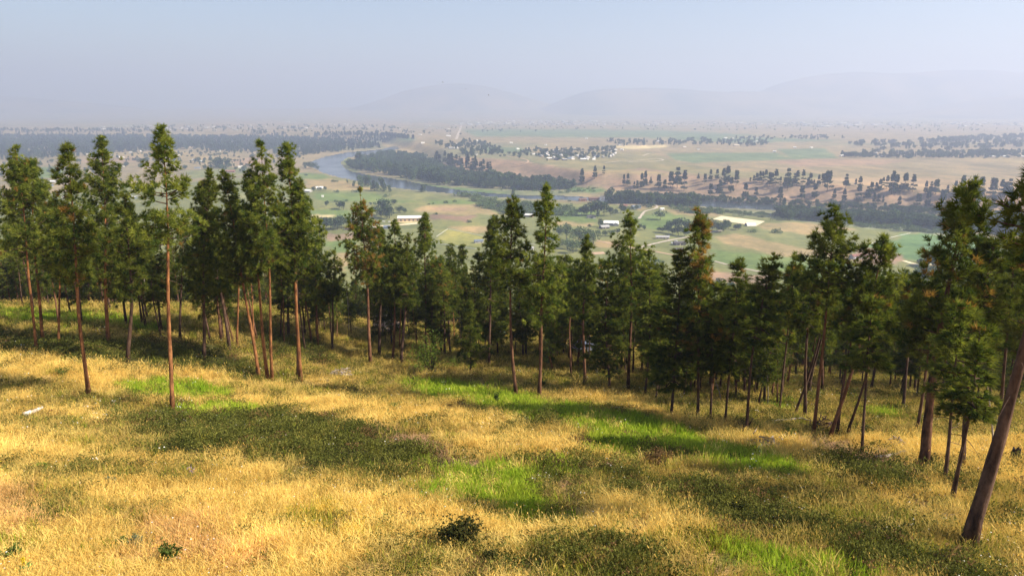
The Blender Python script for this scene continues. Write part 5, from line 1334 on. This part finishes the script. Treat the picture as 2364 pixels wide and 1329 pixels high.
# ------------------------------------------------------------------ vehicles
M['paint_white'] = plain('white_car_paint', (.75, .76, .78), .3, .5, .04, .3)
M['paint_blue'] = plain('pale_blue_car_paint', (.15, .175, .24), .3, .5, .05, .3)
M['paint_green'] = plain('pale_green_car_paint', (.20, .27, .25), .3, .5, .05, .3)
M['rubber'] = plain('tyre_rubber', (.02, .02, .02), .8, .2)
def car(p, rz, label, mat, group=None):
    r = thing('parked_car', label, 'car', tuple(p), rz, group)
    pr = [(-2.2, .35), (2.2, .35), (2.25, .75), (2.0, .95), (1.1, 1.05), (.5, 1.5), (-1.2, 1.52), (-1.9, 1.1), (-2.25, 1.0)]
    def ext(pr, w, name, m, inset=0):
        n = len(pr); v = [(x, -w, z) for x, z in pr] + [(x, w, z) for x, z in pr]
        me = bpy.data.meshes.new(name)
        me.from_pydata(v, [], [tuple(range(n - 1, -1, -1)), tuple(range(n, 2 * n))] + [(i, (i + 1) % n, n + (i + 1) % n, n + i) for i in range(n)]); me.materials.append(m); return me
    obj('body', ext(pr, .88, 'body', mat), r)
    obj('side_window', ext([(.95, 1.06), (.42, 1.42), (-1.1, 1.44), (-1.6, 1.1)], .885, 'side_window', M['glass_dark']), r)
    th = np.linspace(0, 2 * math.pi, 13)[:-1]
    wh = ext([(.34 * math.cos(t), .34 * math.sin(t)) for t in th], .12, 'wheel', M['rubber'])
    for sx in (-1.35, 1.35):
        for sy in (-.82, .82): obj('wheel', wh, r, (sx, sy, .34))
    return r
p = ground(1146, 782)[0]; car(p, 1.3, 'pale green parked car glimpsed between dark trunks in the wood', M['paint_green'])
p = ground(1354, 812)[0]; car(p, .3, 'pale blue parked car half hidden behind trunks left of the black dense fir', M['paint_blue'])
for (u, v, rz, lab, mt) in [(1553, 562, .2, 'white truck on the gravel left of the dark-roofed house', 'paint_white'), (1561, 558, -.4, 'white van behind the dark-roofed house beside the farm road', 'paint_white'),
                            (886, 512, .3, 'white horse trailer parked in the dirt yard, further left', 'paint_white'), (899, 513, .3, 'white horse trailer parked in the dirt yard, nearer the barn', 'paint_white')]:
    car(vground(u, v)[0] + [0, 0, .35], rz, lab, M[mt])

# cabin among the trees
p = ground(893, 766)[0]
house(0, 0, 42, 'small cabin with pale tan roof behind the pine trunks', 'brown', 'tan', .25, .8, 1.2, 1.3, 'cabin', 'cabin', False, p=p)

# dirt road through the wood
def wood_road():
    px = [(1060, 775), (1120, 783), (1200, 789), (1260, 792), (1330, 797), (1400, 806), (1460, 820)]
    pts = ground(*np.array(px, float).T)[:, :2]
    q = np.concatenate([a + (b - a) * np.linspace(0, 1, 14)[:-1, None] for a, b in zip(pts[:-1], pts[1:])])
    for _ in range(4): q[1:-1] = (q[:-2] + q[2:]) / 2
    t = unit(np.gradient(q, axis=0)); nr = np.stack([-t[:, 1], t[:, 0]], 1)
    rows = [q + nr * s for s in (-1.6, -.5, .5, 1.6)]
    v = np.concatenate([np.c_[r, hill_z(r[:, 0], r[:, 1]) + .07] for r in rows]); n = len(q)
    f = [(k * n + i, (k + 1) * n + i, (k + 1) * n + i + 1, k * n + i + 1) for k in range(3) for i in range(n - 1)]
    me = make_mesh('dirt_road', v, np.array(f)[:, ::-1], None, M['dirt'])
    obj('dirt_road', me, kind='structure')
wood_road()

# ------------------------------------------------------------------ shrubs, saplings, deadwood on the slope
SHG = {'dark': ((.035, .045, .014), (.10, .095, .03)), 'green': ((.06, .10, .02), (.16, .20, .045)), 'brown': ((.12, .075, .035), (.24, .15, .07)), 'grey': ((.10, .12, .07), (.19, .21, .12)), 'lime': ((.10, .17, .025), (.24, .30, .05))}
def shrub(u, v, wpx, hpx, label, tone, seed, name='shrub', group=None, leaf=.075):
    rng = np.random.default_rng(seed); p = ground(u, v)[0]; sc = px_scale(p); W_, H_ = wpx * sc / 2, hpx * sc * 1.05
    r = thing(name, label, 'shrub', tuple(p), 0, group)
    st, fo = Acc(), Acc()
    n = 26 if wpx > 60 else 12; ca, cb_ = map(np.array, SHG[tone])
    for i in range(n):
        a = rng.uniform(0, 6.28); k = math.sqrt(rng.uniform(0, 1)); top = np.array([math.cos(a) * k * W_, math.sin(a) * k * W_ * .9, H_ * rng.uniform(.55, 1) * (1 - .45 * k * k)])
        s = np.linspace(0, 1, 5)[:, None]
        path = top * s * [1, 1, 1] + np.array([0, 0, .25 * H_]) * s * (1 - s); path[0, 2] = -.1
        st.add(*tube(path, np.linspace(.018, .005, 5), 3))
        m = 34 if wpx > 60 else 26
        q = rng.uniform(.3, 1.05, m); b = top * q[:, None] + np.array([0, 0, .25 * H_]) * (q * (1 - q))[:, None] + rng.normal(0, .13 * (W_ + .1), (m, 3)) * [1, 1, .8]
        t = rng.uniform(0, 1, (m, 1)); fo.add(*blades(rng, b, unit(rng.normal(0, 1, (m, 3)) + [0, 0, .5]), 3, leaf * 1.2, leaf * .7, .9, ca * (1 - t) + cb_ * t))
    obj('stem', st.mesh('stem', M['bark_dark'], False, False), r); obj('foliage', fo.mesh('foliage', M['leaf']), r)
    return r
for k, a in enumerate([
    (1062, 1262, 100, 84, 'largest dark shrub standing alone in the golden grass', 'dark'), (1128, 1300, 38, 36, 'small dark shrub just right of and below the largest dark shrub', 'dark'),
    (1433, 1256, 34, 28, 'small round green shrub beside the reddish track', 'green'), (395, 1298, 46, 60, 'leafy dark green shrub low in the reddish grass', 'green'), (350, 1266, 20, 22, 'little green sprout right above the leafy dark green shrub', 'green'),
    (316, 1262, 22, 34, 'thin upright weed in the red-tinged grass', 'grey'), (283, 1262, 26, 26, 'small green weed at the left of the red-tinged grass', 'green'), (250, 1124, 38, 26, 'dull grey-green shrub in the left meadow', 'grey'),
    (428, 1092, 22, 18, 'bright green grass tuft beside the tiny purple plant', 'lime'), (1515, 1078, 74, 50, 'rusty brown shrub on the edge of the bright green band', 'brown'), (818, 910, 56, 32, 'spreading dark shrub below the brush mound', 'dark'),
    (265, 962, 48, 30, 'green shrub left of the tallest pine at its foot', 'green'), (1148, 932, 16, 34, 'thin upright sprig on the green band at centre', 'green'), (1340, 1034, 56, 32, 'grey brown shrub pair on the pale grass', 'brown'),
    (905, 950, 34, 20, 'low green shrub in the pale grass at centre', 'green'), (148, 868, 40, 26, 'green shrub beside the pine with low hanging tan tufts', 'green'), (1065, 945, 60, 24, 'flat brown shrub left of the thin upright sprig', 'brown'),
    (1255, 895, 20, 26, 'dark green sprout at the foot of the full bright-green pine', 'green'), (1590, 905, 30, 26, 'low green shrub under the wide layered fir', 'green'), (1705, 1180, 40, 24, 'dark little shrub in the lower dark band', 'dark'),
    (1820, 1010, 60, 30, 'tangled green shrub beside the brush heap', 'green'), (1990, 1010, 50, 34, 'leafy shrub under the far-slanting red pine', 'green'), (2140, 1078, 44, 40, 'dark shrub at the foot of the large spiky pine', 'dark'),
    (2330, 1190, 60, 26, 'low dark shrub near the right edge by the giant pine', 'dark'), (630, 812, 60, 34, 'dark shrub in the shade behind the glowing-trunk pine', 'dark'), (745, 830, 46, 26, 'dark shrub right of the glowing-trunk pine', 'dark'),
    (1050, 850, 60, 34, 'low lime-green shrub between leafy shrub tree and young pine', 'lime'), (95, 1090, 40, 30, 'yellow-green tuft at the left in the meadow', 'lime'), (515, 980, 50, 30, 'tall green tuft right of the tallest pine', 'green'), (20, 1300, 60, 40, 'broad-leaved weed beside the mullein spike', 'green')]):
    shrub(*a[:4], a[4], a[5], 500 + k, leaf=.10 if a[3] > 70 else .085)

def leafy_tree(u, v, tu, tv, wpx, label, seed):
    rng = np.random.default_rng(seed); p = ground(u, v)[0]; sc = px_scale(p); H = (ray(tu, tv) * (p[1] / ray(tu, tv)[1]))[2] - p[2]; W_ = wpx * sc / 2
    r = thing('broadleaf_tree', label, 'tree', tuple(p)); st, fo = Acc(), Acc()
    for i in range(16):
        a = rng.uniform(0, 6.28); k = rng.uniform(.1, 1); top = np.array([math.cos(a) * k * W_, math.sin(a) * k * W_, H * rng.uniform(.45, 1.0) * (1 - .5 * k * k)])
        s = np.linspace(0, 1, 6)[:, None]; path = top * s * [1, 1, 1] + np.array([0, 0, .3 * H]) * s * (1 - s); path[0, 2] = -.1
        st.add(*tube(path, np.linspace(.045, .008, 6), 4))
        m = 90; q = rng.uniform(.3, 1.05, m); b = top * q[:, None] + np.array([0, 0, .3 * H]) * (q * (1 - q))[:, None] + rng.normal(0, .17 * W_, (m, 3))
        t = rng.uniform(0, 1, (m, 1)); fo.add(*blades(rng, b, unit(rng.normal(0, 1, (m, 3))), 3, .15, .10, .9, np.array([.075, .13, .02]) * (1 - t) + np.array([.20, .26, .045]) * t))
    obj('trunk', st.mesh('trunk', M['bark_dark'], False, False), r); obj('crown', fo.mesh('crown', M['leaf']), r)
leafy_tree(998, 862, 1010, 752, 96, 'fresh green leafy shrub tree with several stems below the neatly pointed pine', 61)

def brush_pile(u, v, wpx, hpx, label, seed, n=60, mat='bark_grey', name='brush_pile'):
    rng = np.random.default_rng(seed); p = ground(u, v)[0]; sc = px_scale(p); W_, H_ = wpx * sc / 2, hpx * sc
    r = thing(name, label, 'brush pile', tuple(p)); a = Acc()
    for _ in range(n):
        k = rng.uniform(-1, 1); c = np.array([k * W_ * .8, rng.normal(0, W_ * .3), H_ * (1 - k * k) * rng.uniform(.1, .9)]); d = unit(rng.normal(0, 1, 3) * [1, .8, .28]); L = rng.uniform(.3, .9) * W_ * .7
        s = np.linspace(-.5, .5, 4)[:, None]; path = c + d * L * s + np.array([0, 0, rng.normal(0, .25 * L)]) * s * s; path[:, 2] = np.maximum(path[:, 2], .02)
        a.add(*tube(path, np.linspace(.05, .014, 4) * rng.uniform(.6, 1.3), 5))
    obj('stick', a.mesh('stick', M[mat], True, False), r, kind='stuff')
    return r
brush_pile(785, 866, 62, 18, 'grey-pink mound of dry brush behind the spreading dark shrub', 71)
brush_pile(1765, 1036, 96, 30, 'lilac-grey heap of dead brush between the forked dead bush and red pines', 72, 80)
brush_pile(1900, 992, 90, 30, 'dark tangle of slash and branches under the pointed right pine', 73, 70, 'bark_dark')
brush_pile(2072, 1034, 46, 32, 'fan-shaped upturned root ball with pale roots left of the large spiky pine', 74, 46)
brush_pile(2190, 1196, 50, 8, 'pale litter of broken wood near the giant leaning pine', 75, 24)

M['bark_bleached'] = bark('bleached_wood', (.72, .68, .62), (.42, .38, .33), 1.5)
def log(px, r0, label, mat, lift=.0, name='fallen_log', twigs=0, seed=1):
    rng = np.random.default_rng(seed)
    p = ground(*np.array(px, float).T); o = p[0]
    q = np.concatenate([a + (b - a) * np.linspace(0, 1, 5)[:-1, None] for a, b in zip(p[:-1], p[1:])] + [p[-1:]])
    q[:, 2] = hill_z(q[:, 0], q[:, 1]) + r0 * .8 + lift + .02 * np.sin(np.arange(len(q)) * 2.1)
    r = thing(name, label, 'log' if name == 'fallen_log' else 'branch', tuple(o))
    a = Acc(); a.add(*tube(q - o, np.linspace(r0, r0 * .55, len(q)), 8)); obj('trunk', a.mesh('trunk', M[mat], True, False), r)
    if twigs:
        for _ in range(twigs):
            b = q[rng.integers(1, len(q))] - o; d = unit(rng.normal(0, 1, 3) * [1, 1, .4] + [0, 0, .5]); s = np.linspace(0, 1, 4)[:, None]
            t = Acc(); t.add(*tube(b + d * s * rng.uniform(.3, .9) + np.array([0, 0, -.1]) * s * s, [.02, .015, .01, .004], 4)); obj('twig', t.mesh('twig', M[mat], True, False), r)
    return r
log([(60, 969), (99, 953)], .20, 'short bleached white log in the grass at the left', 'bark_bleached', .28)
log([(1555, 926), (1625, 932)], .14, 'dark fallen trunk lying under the wide layered fir', 'bark_dark')
log([(2022, 1062), (2060, 1056), (2100, 1044)], .10, 'pale thin log in the brown clearing left of the large spiky pine', 'bark_grey', .12, twigs=3)
log([(1780, 978), (1850, 972), (1900, 985)], .08, 'grey fallen pole under the slanted thin pine', 'bark_grey', .2, twigs=4, seed=2)
log([(2310, 1214), (2340, 1216), (2362, 1232)], .05, 'curved dead branch lying at the right edge behind the giant pine', 'bark_dark', .1, 'fallen_branch', 3, 3)
log([(735, 875), (760, 880)], .06, 'thin stick on the pale grass left of the brush mound', 'bark_grey', 0, 'fallen_branch', 2, 4)

# charred stump at the right edge
p = ground(2341, 1066)[0]; sc = px_scale(p)
r = thing('tree_stump', 'charred jagged stump at the right edge beyond the giant pine', 'stump', tuple(p))
rg = np.random.default_rng(4); th = np.arange(12) * 2 * math.pi / 12; h_ = 42 * sc
v = []
for k, (z, rad) in enumerate([(-.1, .34), (.1, .28), (.5 * h_, .22), (.75 * h_, .2)]):
    v += [(rad * math.cos(t) * rg.uniform(.9, 1.1), rad * math.sin(t) * rg.uniform(.9, 1.1), z if k < 3 else h_ * rg.uniform(.6, 1.05)) for t in th]
v += [(0, 0, .5 * h_)]
f = [(k * 12 + j, k * 12 + (j + 1) % 12, (k + 1) * 12 + (j + 1) % 12, (k + 1) * 12 + j) for k in range(3) for j in range(12)]
me = bpy.data.meshes.new('trunk'); me.from_pydata(v, [], f + [(36 + j, 36 + (j + 1) % 12, 48) for j in range(12)]); me.materials.append(plain('charred_wood', (.035, .028, .024), .95, .1)); obj('trunk', me, r)

def dead_bush(u, v, hpx, label, seed, n=9):
    rng = np.random.default_rng(seed); p = ground(u, v)[0]; H = hpx * px_scale(p)
    r = thing('dead_bush', label, 'dead bush', tuple(p)); a = Acc()
    for i in range(n):
        d = np.array([rng.normal(0, .45), rng.normal(0, .4), 1.]); L = H * rng.uniform(.5, 1); s = np.linspace(0, 1, 6)[:, None]
        path = d * L * s + np.array([rng.normal(0, .4), rng.normal(0, .4), -.15]) * L * s * s; path[0, 2] = -.1
        a.add(*tube(path, np.linspace(.05, .008, 6), 5))
        for _ in range(4):
            b = path[rng.integers(2, 6)]; a.add(*tube(b + unit(rng.normal(0, 1, 3) + [0, 0, .3]) * L * .35 * s[:4], [.014, .01, .007, .004], 3))
    obj('branch', a.mesh('branch', M['bark_dark'], True, False), r, kind='stuff')
dead_bush(1718, 1000, 62, 'forked leafless dead bush at the foot of the round-topped fir', 81)
dead_bush(425, 800, 44, 'grey leafless bush right behind the tallest pine', 82, 7)
dead_bush(1935, 985, 34, 'bare twisted branches among the slanted trunks', 83, 6)

def snag(u, v, tu, tv, r0, label, seed):
    rng = np.random.default_rng(seed); p = ground(u, v)[0]; d = ray(tu, tv); top = d * (p[1] / d[1]) - p
    r = thing('dead_tree', label, 'dead tree', tuple(p)); a = Acc(); s = np.linspace(0, 1, 8)[:, None]
    a.add(*tube(top * s + np.array([.1, 0, 0]) * np.sin(s * 5), np.linspace(r0, r0 * .3, 8), 6)); obj('trunk', a.mesh('trunk', M['bark_grey'], True, False), r)
    b = Acc()
    for _ in range(9):
        q = top * rng.uniform(.35, .95); dd = unit(rng.normal(0, 1, 3) * [1, 1, .3]); b.add(*tube(q + dd * rng.uniform(.4, 1.0) * s[:4], [.02, .014, .01, .005], 3))
    obj('branch', b.mesh('branch', M['bark_grey'], True, False), r, kind='stuff')
for k, a in enumerate([(1664, 932, 1650, 862, .05, 'pale leaning dead pole under the fir wood'), (332, 728, 334, 600, .08, 'pale grey dead trunk in the wood left of the tallest pine'), (805, 775, 800, 640, .06, 'grey dead stem left of the rusty-needled pine'),
                       (2290, 1060, 2282, 860, .06, 'bare grey dead stem in front of the drooping dark pine'), (1772, 940, 1768, 800, .05, 'thin grey dead stem beside the yellowing pine')]):
    snag(*a, 900 + k)

# mullein with its yellow spike, the tiny purple plant
p = ground(60, 1326)[0]; sc = px_scale(p); H = 46 * sc
r = thing('mullein_plant', 'mullein with yellow flower spike at the lower left corner', 'plant', tuple(p)); rg = np.random.default_rng(6)
a = Acc(); a.add(*tube([(0, 0, 0), (.02, 0, H * .5), (.0, 0, H)], [.02, .018, .012], 6)); obj('stem', a.mesh('stem', M['bark_dark'], True, False), r)
z = rg.uniform(.55, 1, 90) * H; th = rg.uniform(0, 6.28, 90); a = Acc(); a.add(*blades(rg, np.stack([.02 * np.cos(th), .02 * np.sin(th), z], 1), np.stack([np.cos(th), np.sin(th), .2 + 0 * th], 1), 2, .05, .04, .5, np.array([.75, .58, .03]))); obj('flower_spike', a.mesh('flower_spike', M['leaf']), r)
z = rg.uniform(.02, .5, 26) * H; th = rg.uniform(0, 6.28, 26); a = Acc(); a.add(*blades(rg, np.stack([0 * th, 0 * th, z], 1), np.stack([np.cos(th), np.sin(th), .35 + 0 * th], 1), 2, .28, .10, .25, np.array([.15, .22, .07]))); obj('leaf', a.mesh('leaf', M['leaf']), r, kind='stuff')
p = ground(445, 1104)[0]; r = thing('purple_flower', 'tiny purple flowering plant in the middle of the golden grass', 'plant', tuple(p))
a = Acc(); q = rg.normal(0, .09, (40, 3)) + [0, 0, .45]; a.add(*blades(rg, q, unit(q), 2, .06, .045, .8, np.array([.36, .26, .45]))); obj('flower', a.mesh('flower', M['leaf']), r, kind='stuff')
a = Acc(); a.add(*tube([(0, 0, -.05), (0, 0, .42)], [.015, .008], 5)); obj('stem', a.mesh('stem', M['bark_dark'], True, False), r)

# ------------------------------------------------------------------ birds against the smoke
M['feather'] = plain('dark_feathers', (.03, .03, .035), .8, .2)
def bird(u, v, dist, bank, yaw, label):
    d = ray(u, v); p = d * dist
    r = thing('bird', label, 'bird', tuple(p), yaw, 'birds in the sky'); r.rotation_euler = (bank, .1, yaw)
    t = np.linspace(0, 1, 9); a = Acc(); a.add(*tube(np.stack([(t - .5) * .5, 0 * t, .02 * np.sin(t * 6)], 1), .075 * np.sin(np.clip(t * .93 + .05, 0, 1) * math.pi) ** .7 + .004, 8)); obj('body', a.mesh('body', M['feather'], True, False), r)
    for s in (-1, 1):
        v_ = np.array([(.10, .03, .02), (.14, .28, .10), (.06, .62, .05), (-.03, .60, .045), (-.07, .30, .09), (-.10, .03, .015)]) * [1, s, 1]
        vv = np.concatenate([v_, v_ - [0, 0, .012]]); n = 6
        me = bpy.data.meshes.new('wing'); me.from_pydata([tuple(q) for q in vv], [], [tuple(range(n)), tuple(range(2 * n - 1, n - 1, -1))] + [(i, n + i, n + (i + 1) % n, (i + 1) % n) for i in range(n)]); me.materials.append(M['feather']); obj('wing', me, r)
    v_ = np.array([(-.2, .03, 0), (-.38, .08, 0), (-.38, -.08, 0), (-.2, -.03, 0)]); vv = np.concatenate([v_, v_ - [0, 0, .01]])
    me = bpy.data.meshes.new('tail'); me.from_pydata([tuple(q) for q in vv], [], [(0, 1, 2, 3), (7, 6, 5, 4), (0, 4, 5, 1), (1, 5, 6, 2), (2, 6, 7, 3), (3, 7, 4, 0)]); me.materials.append(M['feather']); obj('tail', me, r)
bird(1128, 220, 330, .5, .4, 'lowest and largest dark bird speck over the hazy hills')
bird(1075, 206, 420, -.4, 1.9, 'middle small bird speck over the hazy hill')
bird(1022, 190, 400, .6, 2.6, 'highest bird speck above the hazy hill')
